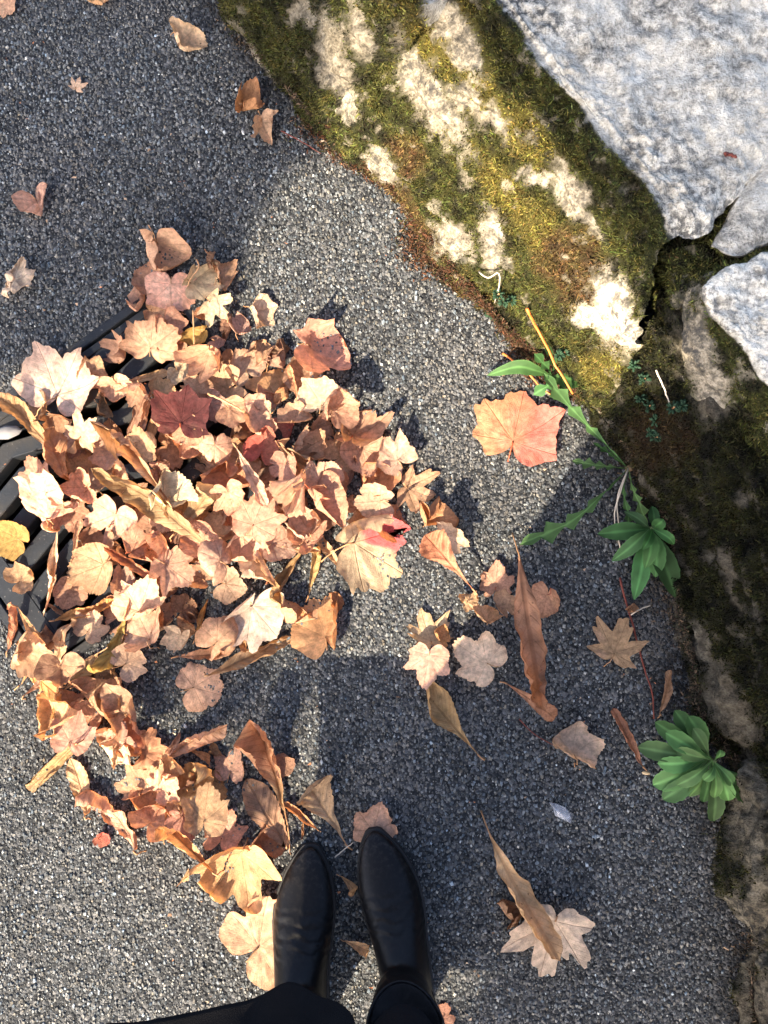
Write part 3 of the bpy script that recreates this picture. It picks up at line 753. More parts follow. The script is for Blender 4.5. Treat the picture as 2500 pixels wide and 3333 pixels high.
# height of everything that lies on the ground so far
HR = .004; HX0, HY0 = -.80, -.90; HNX, HNY = int(1.6/HR), int(1.95/HR)
HM = np.full((HNX, HNY), .0022)
def hidx(p): return np.clip(((p[:, 0]-HX0)/HR).astype(int), 0, HNX-1), np.clip(((p[:, 1]-HY0)/HR).astype(int), 0, HNY-1)
def hm_add(p):
    i, j = hidx(p)
    for di in (-1, 0, 1):
        for dj in (-1, 0, 1):
            np.maximum.at(HM, (np.clip(i+di, 0, HNX-1), np.clip(j+dj, 0, HNY-1)), p[:, 2])
NAMES = {'maple': 'maple_leaf', 'broad': 'maple_leaf', 'lobed': 'lobed_leaf', 'round': 'rounded_leaf', 'heart': 'heart_shaped_leaf', 'lance': 'long_leaflet', 'obov': 'long_leaflet'}
def leaf(u, v, size, rot, typ, colr, style, stalk=0.25, label='', layer=0, tilt=None, tint=None, group=None, seed=0, zmin=None):
    R = rs(1000+seed)
    xy, F, e = leaf_shape(typ, R)
    base = leaf_deform(xy, e, typ, style, R)
    rr = math.radians(rot+R.uniform(-6, 6))
    cz, sz = math.cos(-rr), math.sin(-rr)
    tl = (R.uniform(4, 12) if layer == 0 else R.uniform(6, 24)) if tilt is None else tilt
    ta = R.uniform(0, 6.28); ax = Vector((math.cos(ta), math.sin(ta), 0))
    Rm = np.array(Matrix.Rotation(math.radians(tl), 3, ax))
    b = base@np.array([[cz, -sz, 0], [sz, cz, 0], [0, 0, 1]]).T
    b = b@Rm.T
    size *= 1.0
    S = size*PX; pos = P(u, v, .01)[:2].copy()
    for it in range(4):
        w = b*S; w[:, :2] += pos
        i, j = hidx(w); gap = HM[i, j]-w[:, 2]
        dz = gap.max()+.0004 if (layer == 0) else np.percentile(gap, 98 if u > 1370 else 72 if layer < 3 else 80)+.0006
        w[:, 2] += dz
        w[:, 2] = np.maximum(w[:, 2], .0015)
        uv = proj(w); lo, hi = uv.min(0), uv.max(0); c = (lo+hi)/2
        if it < 3:
            S *= size/max(hi-lo); pos += (P(u, v, w[:, 2].mean())-P(c[0], c[1], w[:, 2].mean()))[:2]
    hm_add(w)
    org = w[np.argmin(w[:, 2])].copy()
    root = tag(empty(NAMES[typ], org), label, 'leaf', group or 'fallen autumn leaves')
    col = np.array(PAL[colr])*R.uniform(.88, 1.12)*(1+R.normal(0, .035, 3))
    p3 = np.stack([xy[:, 0]*2.4, xy[:, 1]*2.4, np.full(len(xy), R.rand()*70)], 1)
    nz = fbm(p3, 3)
    c = col[None]*(1+.22*nz[:, None])
    dark = col*np.array([.62, .48, .38]); edge = sstep(.72, 1.0, e+.16*nz)*R.uniform(.1, .55)
    c = c+(dark-c)*edge[:, None]
    bl = sstep(.30, .62, fbm(p3*1.3+20, 2))*R.uniform(.2, .75)
    alt = np.array(PAL[['orange', 'cream', 'rose', 'tan', 'pink', 'salmon'][R.randint(6)]])
    c = c+(alt-c)*(bl*.55)[:, None]
    if tint is not None: c = tint(xy, e, c, nz)
    me = mesh_np('blade', w-org, F, True)
    attr(me, 'col', np.clip(c, .01, .85), 'FLOAT_COLOR')
    attr(me, 'luv', np.concatenate([xy, np.full((len(xy), 1), R.rand())], 1), 'FLOAT_VECTOR')
    obj('blade', me, LEAF_PIN if typ in ('lance', 'obov') else LEAF_PAL, root)
    # stalk
    k0 = 0 if typ not in ('lance', 'obov') else 8
    p0 = w[k0]; k1 = np.argmin(np.hypot(xy[:, 0], xy[:, 1]-.12)); dr = p0-w[k1]; dr[2] = 0; dr /= np.linalg.norm(dr)+1e-9
    L = max(stalk, .07)*S; ba = R.uniform(-.5, .5); n = 9
    tt = np.linspace(0, 1, n); a = ba*tt*1.3
    dx = np.stack([dr[0]*np.cos(a)-dr[1]*np.sin(a), dr[0]*np.sin(a)+dr[1]*np.cos(a)], 1)
    pts = np.zeros((n, 3)); pts[:, :2] = p0[:2]+np.cumsum(np.vstack([[0, 0], dx[1:]*L/(n-1)]), 0)
    i, j = hidx(pts); gz = HM[i, j]+.001
    pts[:, 2] = p0[2]+(gz[-1]-p0[2])*tt**1.3+.10*L*np.sin(tt*3.1)
    pts[1:, 2] = np.maximum(pts[1:, 2], np.minimum(gz[1:], p0[2]+.02)); pts[:, 2] = np.maximum(pts[:, 2], .003)
    rad = np.linspace(.0009, .0006, n)*(1+.6*(tt > .93))*np.clip(S/.07, .7, 1.5)
    sv, sf = tube(pts, rad, 5)
    obj('stalk', mesh_np('stalk', sv-org, sf), STALK_RED if colr in ('red', 'blush', 'salmon', 'wine') else STALK, root)
    return root
def t_grad(a, b, k=1.0, axis=0):
    A, B = np.array(PAL[a]) if isinstance(a, str) else np.array(a), np.array(PAL[b]) if isinstance(b, str) else np.array(b)
    def f(xy, e, c, nz):
        t = sstep(-.4, .4, xy[:, axis]*1.0-(.35 if axis else 0)+.35*nz)[:, None]
        return c*(1-k)+k*(A+(B-A)*t)*(1+.18*nz[:, None])
    return f
def t_pinkred(xy, e, c, nz):
    red = np.array([.60, .125, .12]); m = (1-sstep(.5, .66, np.abs(np.arctan2(xy[:, 0]+.06, xy[:, 1]))+.05*nz))*sstep(.08, .22, xy[:, 1])
    return c+(red-c)*m[:, None]

# u v size turn(deg clockwise, where the tip points) shape colour style stalk layer | label
LEAVES = """
10 12 95 200 round pink f .1 0|pinkish leaf cut by the top left corner of the picture
303 -6 110 100 lance orange x .1 0|curled orange leaf cut by the top edge of the picture
613 110 128 100 round cream k .2 0|tan leaf with rolled edges on asphalt near the mossy block
254 276 68 20 maple cream p .1 0|smallest tan maple leaf lying alone on the shaded asphalt
813 308 120 30 lobed orange k .1 0|curled rusty leaf beside the shaded ridged wall block
860 413 122 150 lobed pink v .3 0|folded pinkish leaf with stalk touching the curled rusty leaf
95 648 118 160 heart pink v .2 0|narrow folded pinkish leaf alone near the left edge
60 902 138 10 lobed pale x .25 0|crumpled upright tan leaf near the left edge above the drain
905 1140 80 60 round brown x .1 1|
640 1300 120 200 lobed mauve x .1 1|
560 1540 140 100 lobed brown x .1 1|
700 1560 150 10 lobed mauve k .1 1|
820 1440 150 220 lobed brown c .1 1|
960 1520 150 300 round brown x .1 1|
760 1700 150 80 lobed mauve f .1 1|
600 1740 150 160 round brown d .1 1|
900 1760 150 20 lobed mauve c .1 1|
480 1720 150 250 lobed brown f .1 1|
1010 1560 130 50 lobed brown k .1 1|
880 1600 140 350 round mauve c .1 2|
1040 1400 130 120 round mauve k .1 2|
660 1790 130 200 lobed brown k .1 1|
420 1640 140 30 lance brown c .1 1|
1060 1690 130 200 lobed mauve f .1 1|
810 1780 130 170 round brown c .1 2|
520 1900 120 250 round brown x .1 1|
700 1620 120 250 heart brown k .1 2|
960 1640 110 100 lobed brown d .1 2|
840 1540 120 60 lobed mauve x .1 2|
478 905 110 300 round brown f .1 1|brown leaf peeping out left of the two pink leaves atop the pile
683 842 66 40 round brown x .2 0|small dried brown leaf at the very top of the pile
735 895 105 30 lobed tan k .4 1|tan curled leaf with a long stalk at the pile's upper right shoulder
440 972 88 0 heart tan c .1 1|upright tan leaf on the rim of the grate below the pink leaves
505 1012 110 110 lobed tan f .1 1|tan brown leaf tucked behind the big veined tan maple leaf
665 1012 80 170 round orange k .3 1|small orange tan leaf under the cream curled leaf
365 1128 112 230 maple brown c .3 1|brown leaf lying on the grate left of the veined tan maple leaf
630 1090 92 250 heart yellow c .2 1|ochre cupped leaf on the grate under a thin upright stalk
735 1070 100 190 heart brown r .2 1|drooping brown rolled leaf between the grate and the asphalt
703 1112 62 90 round mauve c .1 1|small mauve leaf just left of the oval grey pink leaf
775 1050 90 20 lobed mauve c .3 1|mauve curled leaf under the folded cream leaf
700 1192 140 200 lobed brown f .1 1|dark brown leaf in the hollow above the wine red maple leaf
470 1226 160 70 lance tan r .1 1|rolled tan leaf bridging a gap of the grate
590 1210 95 130 lobed cream f .1 1|small cream leaf right of the rolled tan leaf on the grate
640 1330 110 180 round mauve f .1 2|mauve leaf partly under the wine red maple leaf
370 1262 135 170 lobed pink c .1 1|pinkish leaf with a lit edge lying on the grate bars
340 1318 85 120 round brown k .2 1|small brown crumpled leaf beside the big pale maple leaf
180 1385 110 170 round brown c .1 1|brown leaf under the stalk of the big pale maple leaf
370 1402 85 60 round rust c .1 2|rusty leaf beside the bright cream leaf near the grate
230 1440 110 200 lobed mauve f .1 1|mauve brown leaf behind the bright cream leaf
660 1480 130 30 lobed mauve x .1 1|dull mauve leaf beneath the cupped pink rounded leaf
520 1545 100 100 lobed rose k .1 1|small rose leaf right of the wide ochre leaflet
570 1462 135 100 broad rust f .2 2|rust brown lobed leaf below the wine red maple leaf
310 1572 165 310 round mauve f .3 2|flat mauve leaf with dark veins beside the wide ochre leaflet
445 1360 150 20 lance brown r .1 1|narrow dark rolled leaflet left of the wine red maple leaf
470 1350 185 20 lance tan r .1 2|tan rolled leaflet standing left of the wine red maple leaf
495 1400 150 15 lance orange r .1 2|amber rolled leaflet just under the wine red maple leaf
590 1338 205 10 broad wine p .1 3|wine red maple leaf in the middle of the drain grate
800 1196 135 330 round pink f .1 2|oval grey pink leaf at the upper right of the pile
843 1150 120 20 broad tan k .1 1|pale pointed leaf between the oval leaf and the dark brown round leaf
895 1150 98 40 lobed brown c .4 1|dark brown round leaf with a long stalk on shaded asphalt
985 1215 135 320 round salmon f .1 1|dull reddish leaf behind the cream maple leaf at the pile's right shoulder
1050 1125 190 80 broad rose c .2 1|pale jagged leaf resting on asphalt at the pile's upper right rim
860 1012 118 120 heart cream v .4 1|folded cream leaf with a thin stalk on asphalt right of the top cluster
950 1240 110 340 lance orange r .1 2|orange rolled leaf edge left of the cream maple leaf
880 1258 165 20 heart orange v .3 3|tall folded orange leaf catching light in the upper right pile
870 1292 90 100 round rose c .1 3|small rose leaf lying on the tall folded orange leaf
1042 1282 185 10 broad cream f .3 3|cream maple leaf with a dark stalk at the pile's right shoulder
800 1380 115 280 lobed rose c .1 2|rose leaf curling right of the grate bars
915 1385 100 150 round red f .1 2|raspberry red leaf under the pale pink leaf
850 1348 140 110 lobed pink c .2 3|pale pink leaf with a sunlit rim above the raspberry red leaf
270 1405 140 40 maple cream f .1 3|bright cream leaf in the sun beside the grate
705 1460 118 180 round pink d .1 3|cupped pink rounded leaf at the heart of the pile
1000 1440 130 60 lobed tan k .1 2|tan leaf in the shade under the cream maple leaf
960 1490 130 120 round tan v .3 3|folded tan leaf above the shadowy hollow of the pile
850 1450 130 10 heart red f .3 3|scarlet leaf showing between two folded orange leaves
745 1555 190 200 heart rust c .2 3|large rusty cupped leaf left of the scarlet leaf
820 1550 200 150 lance pink r .1 4|long lit edge of a rolled pink leaf over the rusty cupped leaf
86 1385 225 320 lance olive r .1 2|thin olive leaflet crossing the grate at the left edge
200 1505 240 330 obov rust x .1 3|large crumpled brown leaflet with small holes near the grate
425 1505 265 325 obov tan v .1 4|wide ochre leaflet with an orange fold in the left pile
490 1655 400 312 lance olive r .1 4|longest olive tan leaflet slanting across the left pile
565 1592 165 0 round cream v .1 3|cream fan shaped leaf with a shaded left half
645 1655 175 35 lance olive c .1 3|brown olive leaflet leaning right of the cream fan shaped leaf
690 1702 130 20 lobed cream f .2 3|cream yellow leaf with a sunlit stripe in the central pile
770 1690 90 40 lobed rose k .1 2|small rose leaf between the cream yellow leaf and the veined rose leaf
150 1640 215 330 lobed pink x .2 3|crumpled pinkish leaf on the grate with a bright raised corner
150 1590 130 20 lobed cream f .1 4|bright cream corner leaf on the crumpled pinkish leaf
35 1760 135 300 round yellow f .1 0|golden yellow leaf on the grate at the left edge
300 1770 150 100 lobed brown f .1 2|brown leaf beneath the pink leaf left of the pile
250 1760 140 10 lance tan r .1 2|tan rolled leaflet hanging over the grate slots
165 1865 290 185 obov cream v .1 3|long cream leaflet with brown holes hanging over the grate
360 1695 180 200 lobed pink f .1 4|pink pointed leaf in the sun at the left of the pile
450 1765 125 60 lobed salmon v .1 4|orange pink folded leaf under the longest olive leaflet
290 1852 175 250 round tan f .2 3|tan leaf with strong dark veins near the grate slots
400 1885 110 30 lobed mauve c .1 3|mauve pink curled leaf right of the veined tan leaf
440 1845 210 300 lance rust v .1 3|narrow brown leaflet behind the square rose leaf
560 1858 170 130 lobed pink f .3 4|square rose leaf with a folded corner in the lower left pile
700 1830 155 290 round pink d .3 4|greyish pink round leaf with a dark stalk in the lower pile
750 1905 130 100 round mauve f .3 2|mauve leaf lying flat below the greyish pink round leaf
840 1850 130 150 lobed cream v .1 3|cream folded leaf with a shaded tip in the lower pile
845 1680 185 20 lobed rose f .3 4|veined rose leaf in the centre right of the pile
935 1605 160 200 round pink v .2 4|pale pink leaf with a glaring lit edge in the right pile
985 1690 130 330 lobed mauve c .2 3|dull mauve leaf right of the veined rose leaf
900 1760 140 60 lobed mauve f .1 3|dim mauve leaf under the veined rose leaf
1050 1545 145 330 round pink f .3 3|pink leaf with thin red veins in the right pile
1068 1625 190 140 heart salmon v .3 4|triangular folded orange pink leaf at the right of the pile
1190 1392 190 20 lobed salmon c .1 3|large squarish orange pink leaf at the right rim of the pile
1120 1480 150 60 lobed tan f .1 2|tan leaf in shadow under the squarish orange pink leaf
1140 1540 120 20 lance brown r .1 1|dark rolled leaf in the gap below the squarish orange pink leaf
1292 1472 160 310 lobed cream f .3 3|greyish tan maple like leaf at the right edge of the pile
1240 1560 135 250 round orange c .1 2|orange tan leaf with a shadow edge under the greyish leaf
1362 1592 160 110 maple tan f .1 2|tan pointed leaf at the far right rim of the pile
1215 1632 138 270 round pink f .3 2|pale pink round leaf with brown veins at the right rim
1135 1640 80 40 lobed rose k .1 1|small rose curled leaf left of the pale pink round leaf
1185 1700 115 200 lobed tan f .1 1|tan leaf tucked above the pink and cream maple leaf
1275 1702 130 100 round tan f .1 1|tan oval leaf just above the pink red lobe
1060 1775 165 320 lance tan v .1 1|tan curled leaflet left of the pink and cream maple leaf
1215 1805 265 75 broad cream f .6 3|big cream maple leaf with one pink red lobe
940 1868 205 215 obov olive v .1 2|olive brown leaflet with two dark holes below the pile
1025 1860 165 10 lance olive v .1 1|narrow yellow olive leaflet beside the leaflet with two holes
985 1790 120 100 lance tan r .1 1|tan twisted leaf in the dark gap of the lower pile
1430 1672 130 20 heart orange v .1 0|orange curled leaf standing alone right of the pile
1462 1762 135 120 lobed cream f .1 0|greyish tan leaf half under the spotted rusty leaflet
1452 1820 200 325 obov rust f .1 1|rusty leaflet with dark spots right of the pink red leaf
960 1985 150 340 round tan c .1 1|tan brown leaf between the glaring white leaf and the orange leaf
822 2020 215 185 heart cream f .1 5|glaring white folded leaf pointing down in full sun
1022 2040 215 340 round orange f .3 3|large orange leaf with small holes below the pile
1095 1960 70 60 round rust c .1 1|rust curl at the right edge of the large orange leaf
655 2015 140 20 lance amber v .1 2|amber leaflet behind the brown pink ribbed leaf
705 2078 150 50 round tan d .2 3|brown pink ribbed leaf left of the glaring white leaf
770 2070 110 150 lance orange v .1 2|orange sliver under the brown pink ribbed leaf
568 2080 100 200 broad cream f .1 3|small white pink leaf casting a jagged outline in the sun
605 2050 90 120 lobed orange k .1 2|curled orange leaf right of the small white pink leaf
655 2125 160 90 lance rust r .1 1|rust rolled leaf edge under the ribbed leaf
600 1985 110 60 round brown x .1 1|dark brown curled leaf above the ribbed leaf
450 1945 185 20 lobed pink f .1 4|pink broad leaf with a shaded half near the lower grate
460 2042 165 330 lobed pink f .3 4|pale pink leaf overlapping the pink broad leaf
275 1985 205 70 lance amber v .1 3|amber curled leaflet near the lower corner of the grate
190 1990 80 300 lance brown r .1 1|thin dark curled leaf tip on the lower grate
298 2040 125 20 lobed pink f .1 4|pink square leaf below the amber curled leaflet
345 2100 185 200 lance yellow c .1 3|yellow ochre leaflet behind the pink shell leaf
424 2155 130 60 round pink f .4 4|pink shell leaf with a pale stalk in full sun
395 2120 120 20 lance rust r .1 2|rust rolled leaf above the pink shell leaf
40 2040 165 20 lance rust v .1 2|rusty upright leaflet at the lower left corner of the grate
100 2045 150 150 lance orange r .1 2|orange looping leaflet beside the rusty upright leaflet
110 2100 110 100 round orange x .1 2|crumpled orange leaf below the looping leaflet
145 2085 110 30 round rust c .1 1|small rusty leaf right of the crumpled orange leaf
210 2095 170 20 lance tan x .1 3|fuzzy tan leaflet near the lower corner of the grate
112 2170 130 40 lance olive v .1 2|slim olive leaflet pointing to the lower left
192 2180 170 185 heart brown v .1 4|triangular brown leaf pointing down on the lower left heap
140 2205 130 50 lance tan c .1 2|tan leaflet lying behind the triangular brown leaf
125 2252 175 120 lance amber c .1 2|golden amber leaflet at the left rim of the heap
290 2200 160 70 lance brown r .1 1|dark brown leaflet among stalks in the lower left heap
262 2190 120 50 lance olive f .1 2|pale olive leaflet beneath the stalk of the pink shell leaf
340 2215 130 40 lobed brown x .1 1|dark crumpled leaf under the pink shell leaf
268 2230 95 70 heart tan c .1 3|small tan pointed leaf in the lower left heap
228 2282 110 340 lobed salmon k .3 2|salmon curled leaf with a thin red stalk over the asphalt
285 2330 130 20 lobed rose c .1 2|rose leaf behind the white pink maple leaf
385 2312 178 330 broad tan c .1 3|square cupped ochre leaf with a spiny rim
340 2400 110 200 lobed pink k .1 2|pink rolled leaf under the square cupped ochre leaf
415 2410 130 60 lobed rose f .1 1|rose brown leaf peeping below the square cupped ochre leaf
240 2385 155 10 lobed pink p .5 3|white pink three lobed leaf with a long straight stalk
165 2500 170 225 lance olive v .1 1|slim brown leaflet pointing to the lower left edge
375 2455 100 190 lobed cream v .3 2|cream folded leaf below the rose brown leaf
485 2445 150 80 lobed rust x .1 2|crumpled rusty leaf in the chain towards the boots
550 2440 120 30 lance tan v .1 2|tan strip leaflet leaning on the crumpled rusty leaf
628 2425 225 55 lance tan v .1 2|long tan leaflet lying right of the crumpled rusty leaf
640 2465 90 110 lance orange k .1 1|orange curl under the long tan leaflet
700 2440 45 100 lobed rust k .1 0|tiny rust scrap above the grey pink square leaf
650 2236 165 60 round pink p .4 1|pale pink round leaf alone on asphalt below the olive leaflet
830 2130 300 60 lance olive v .1 2|long olive leaflet under the large orange leaf
745 2490 125 20 lobed pink f .4 1|grey pink square leaf with a thin stalk
915 2480 60 20 round rose f .1 0|pink scrap behind the big rusty brown leaflet
925 2500 75 60 round brown f .1 0|dark brown scrap beside the big rusty brown leaflet
850 2518 360 340 obov rust v .2 2|big rusty brown leaflet with a pale midrib pointing at the boots
255 2560 190 340 lance tan c .1 1|upright tan leaflet curling at the left of the chain
345 2670 205 320 lance tan x .1 1|tan twisted leaflet at the lower left of the chain
330 2735 60 120 round red f .1 0|scarlet scrap under the tan twisted leaflet
440 2545 140 330 lobed rose f .1 2|rosy leaf with a small hole in the chain
530 2560 130 60 lobed pink f .1 2|pink scalloped leaf next to the rosy leaf with a hole
590 2540 100 350 round brown c .1 1|brown leaf edge behind the pink scalloped leaf
480 2610 140 20 lobed orange c .1 2|orange folded leaf under the rosy leaf
620 2590 220 30 lance olive c .1 1|olive leaflet under the orange tan maple leaf
490 2680 150 40 round rose c .1 3|rose leaf with fine dark veins in the chain
560 2670 130 20 lance tan x .1 2|tan crumpled leaf between the rose leaf and the orange tan maple leaf
668 2635 180 10 lobed tan f .1 3|orange tan maple leaf in shade of the chain
690 2560 110 20 lobed olive f .1 1|olive leaf tip above the orange tan maple leaf
735 2700 150 20 lobed pink f .1 2|pale pink torn leaf under the orange tan maple leaf
600 2765 195 310 lance orange v .1 3|long orange leaf folded over with a white lit edge
865 2650 235 330 lance brown x .1 1|dark olive brown shrivelled leaf left of the boot toes
870 2735 120 80 heart rust v .1 1|rust pointed leaf under the shrivelled brown leaf
975 2655 120 310 lance orange v .1 1|orange leaflet tip above the left boot toe
985 2705 60 180 lance orange v .1 0|small orange sliver at the left boot toe
1048 2635 235 328 obov tan c .1 1|tan leaflet with dark flecks lying between the two boot toes
745 2865 345 215 maple tan c .2 2|largest tan maple leaf beside the left boot
1222 2690 165 20 lobed pink f .3 0|rosy leaf caught under the right boot toe
858 3070 310 60 round pink p .3 0|large pale pink leaf beside the left boot
1160 3092 85 110 lance tan c .1 0|small tan leaf on the asphalt between the boots
1135 2885 70 130 lance orange c .1 0|orange sliver between the boot soles
1445 3310 95 20 round rose f .1 0|rosy leaf scrap behind the right boot
1690 1395 305 8 broad salmon p .35 0|large orange red maple leaf lying alone in the sun by the wall
1618 1885 128 10 lobed salmon p .1 0|rust brown rounded leaf above the long curled leaflet
1525 1957 72 60 lobed tan x .1 0|smallest crumpled tan leaf in the right hand group
1590 1998 105 20 lobed tan k .1 0|crumpled tan leaf just below the rust brown rounded leaf
1650 1965 95 340 heart brown f .1 1|small brown pointed leaf touching the long curled leaflet
1728 2065 505 170 lance rust r .15 1|longest curled brown leaflet in the right hand group
1770 1952 122 200 heart salmon f .3 0|orange heart shaped leaf right of the longest curled leaflet
1400 2045 160 340 maple cream f .1 0|tan pointed maple leaf above the dusky pink leaf
1440 2070 80 20 round orange c .1 0|orange brown leaf edge behind the tan pointed maple leaf
1388 2168 158 190 lobed pink p .1 1|dusky pink leaf overlapping the tan pointed maple leaf
1562 2145 185 300 lobed pale p .3 0|broad pink leaf with one folded side and a thin stalk
1470 2335 255 320 obov olive c .1 0|olive leaflet with a dark midrib pointing down right
1730 2285 170 120 lance rust r .1 0|folded rusty strip at the foot of the longest curled leaflet
2012 2090 205 20 maple tan p .4 0|tan brown maple leaf lying flat near the green plants
2060 1978 48 60 round tan k .1 0|tiny tan scrap above the flat tan brown maple leaf
1885 2425 175 10 lobed pale k .3 0|pale pink leaf with turned up edges alone on asphalt
2042 2400 195 330 lance rust r .1 0|twisted rusty leaf touching the lower green rosette
2168 2252 145 10 lance brown v .1 0|brown folded leaflet between the wall and the lower green rosette
1660 2975 100 20 round brown c .2 0|brown leaf peeping out under the tan leaflet on the cream maple leaf
1785 3062 310 200 maple pale p .1 0|cream maple leaf lying under a tan leaflet at the lower right
1712 2925 415 152 lance tan r .1 1|long tan leaflet resting on the cream maple leaf
560 1060 130 155 lobed rose f .15 3|*
740 1250 140 245 round tan c .15 2|*
960 1340 119 10 heart tan f .15 3|*
1110 1330 133 30 round rose c .15 3|*
620 1420 149 184 lobed rose c .15 2|*
540 1680 121 134 round pink f .15 2|*
610 1660 156 133 lobed tan c .15 2|*
740 1620 125 158 lobed rose f .15 3|*
800 1760 161 190 lobed pink c .15 3|*
650 1750 136 343 heart rose f .15 3|*
880 1690 130 91 round tan c .15 2|*
1000 1740 132 45 lobed rose f .15 2|*
640 1870 133 293 lobed tan f .15 3|*
500 1790 127 211 heart pink c .15 3|*
370 1790 133 220 heart tan k .15 2|*
230 1680 129 156 lobed rose f .15 2|*
400 1560 120 23 heart tan c .15 3|*
250 1580 132 265 heart rose k .15 3|*
1090 1580 136 74 round rose k .15 2|*
780 1490 141 103 heart tan f .15 2|*
920 1530 126 182 heart rose f .15 3|*
1180 1480 152 164 round pink f .15 2|*
530 2010 121 31 round tan c .15 2|*
380 1990 163 298 round rose f .15 2|*
330 2270 136 90 lobed tan c .15 2|*
430 2380 116 21 lobed rose k .15 3|*
560 2500 120 146 lobed tan k .15 2|*
600 2680 135 147 lobed rose f .15 2|*
180 2330 164 333 heart tan k .15 3|*
110 2130 158 39 lobed tan c .15 3|*
300 1210 110 40 lobed tan f .15 2|*
430 1285 120 200 lobed rose c .15 2|*
530 1275 105 100 round tan f .15 1|*
345 1470 130 300 lobed mauve f .15 2|*
545 1400 110 20 lobed rose c .15 2|*
255 1490 120 140 round tan c .15 2|*
455 1450 130 60 lobed tan f .15 2|*
610 1400 105 240 round rose f .15 2|*
110 1540 120 330 lobed rose f .15 2|*
690 1320 115 160 lobed mauve f .15 2|*
60 1880 110 60 lobed tan c .15 1|*
230 1930 120 200 round rose f .15 2|*
640 1250 110 330 heart tan f .15 2|*
120 1320 105 240 round brown f .15 1|*
560 1130 100 30 round rose c .15 2|*
760 1340 120 100 round tan f .15 2|*
"""
rows = []
for i, ln in enumerate(LEAVES.strip().split("\n")):
    a, lab = ln.split("|"); w = a.split()
    rows.append((int(w[8]), i, w, lab))
USED = set(); USED2 = set()
TINT = {'big cream maple leaf with one': t_pinkred,
        'large orange red maple': t_grad((.60, .30, .14), (.54, .15, .11), .85),
        'big rusty brown': t_grad('olive', 'rust', .8, 1), 'raspberry': t_grad((.48, .14, .12), (.5, .22, .17), .9),
        'wine red': t_grad((.12, .030, .024), (.075, .02, .018), .9), 'scarlet': t_grad((.48, .11, .075), (.5, .18, .11), .9),
        'largest tan': t_grad((.60, .37, .17), (.56, .33, .15), .85), 'glaring': t_grad((.66, .51, .40), (.64, .48, .37), .9), 'golden yellow': t_grad((.46, .28, .08), (.46, .24, .07), .9), 'cream maple leaf lying under': t_grad((.62, .48, .34), (.60, .45, .31), .9)}
for lay, i, w, lab in sorted(rows, key=lambda r: (r[0], r[1])):
    tint = None
    for k, f in TINT.items():
        if lab.startswith(k): tint = f
    g = None
    if lab == '*':
        near = sorted((r for r in rows if len(r[3]) > 2 and r[0] >= 2 and r[1] not in USED2), key=lambda r: math.hypot(float(r[2][0])-float(w[0]), float(r[2][1])-float(w[1])))[0]
        USED2.add(near[1]); lab = '%s leaf half hidden beside the %s' % ({'rose': 'rosy'}.get(w[5], w[5]), ' '.join(near[3].split()[:9]))
    if not lab:
        g = 'leaves buried in the pile'
        near = sorted((r for r in rows if len(r[3]) > 2 and r[0] >= 2 and r[1] not in USED), key=lambda r: math.hypot(float(r[2][0])-float(w[0]), float(r[2][1])-float(w[1])))[0]
        USED.add(near[1]); lab = 'dull %s leaf buried below the %s' % (w[5], ' '.join(near[3].split()[:9]))
    flat = any(s in lab for s in ('wine red', 'large orange red', 'big pale', 'flat tan brown', 'cream maple leaf lying under'))
    leaf(float(w[0]), float(w[1]), float(w[2]), float(w[3]), w[4], w[5], w[6], float(w[7]), lab, lay, 5 if flat else None, tint, g, i)
for a in [(540, 815, 175, 165, 'heart', 'pink', 'c', .2, 'large two lobed pink leaf standing at the very top of the pile', 3),
          (556, 955, 172, 185, 'broad', 'pink', 'p', .2, 'flat pink maple leaf just below the two lobed pink leaf', 3),
          (662, 915, 140, 50, 'lobed', 'cream', 'v', .1, 'cream curled leaf right of the flat pink maple leaf', 3),
          (698, 1000, 130, 140, 'maple', 'cream', 'f', .2, 'sunlit cream pointed leaf below the cream curled leaf', 3),
          (488, 1105, 208, 5, 'broad', 'tan', 'p', .25, 'big veined tan maple leaf lying over the grate rim', 3),
          (640, 1185, 155, 190, 'lobed', 'tan', 'c', .1, 'tan cupped leaf with a yellow fold right of the veined tan maple leaf', 3),
          (180, 1232, 285, 25, 'broad', 'pale', 'p', .7, 'big pale pink maple leaf at the upper left rim of the grate', 3)]:
    leaf(*a[:8], label=a[8], layer=a[9], tilt=5 if 'big pale' in a[8] else None, seed=hash(a[0]) % 997+400)

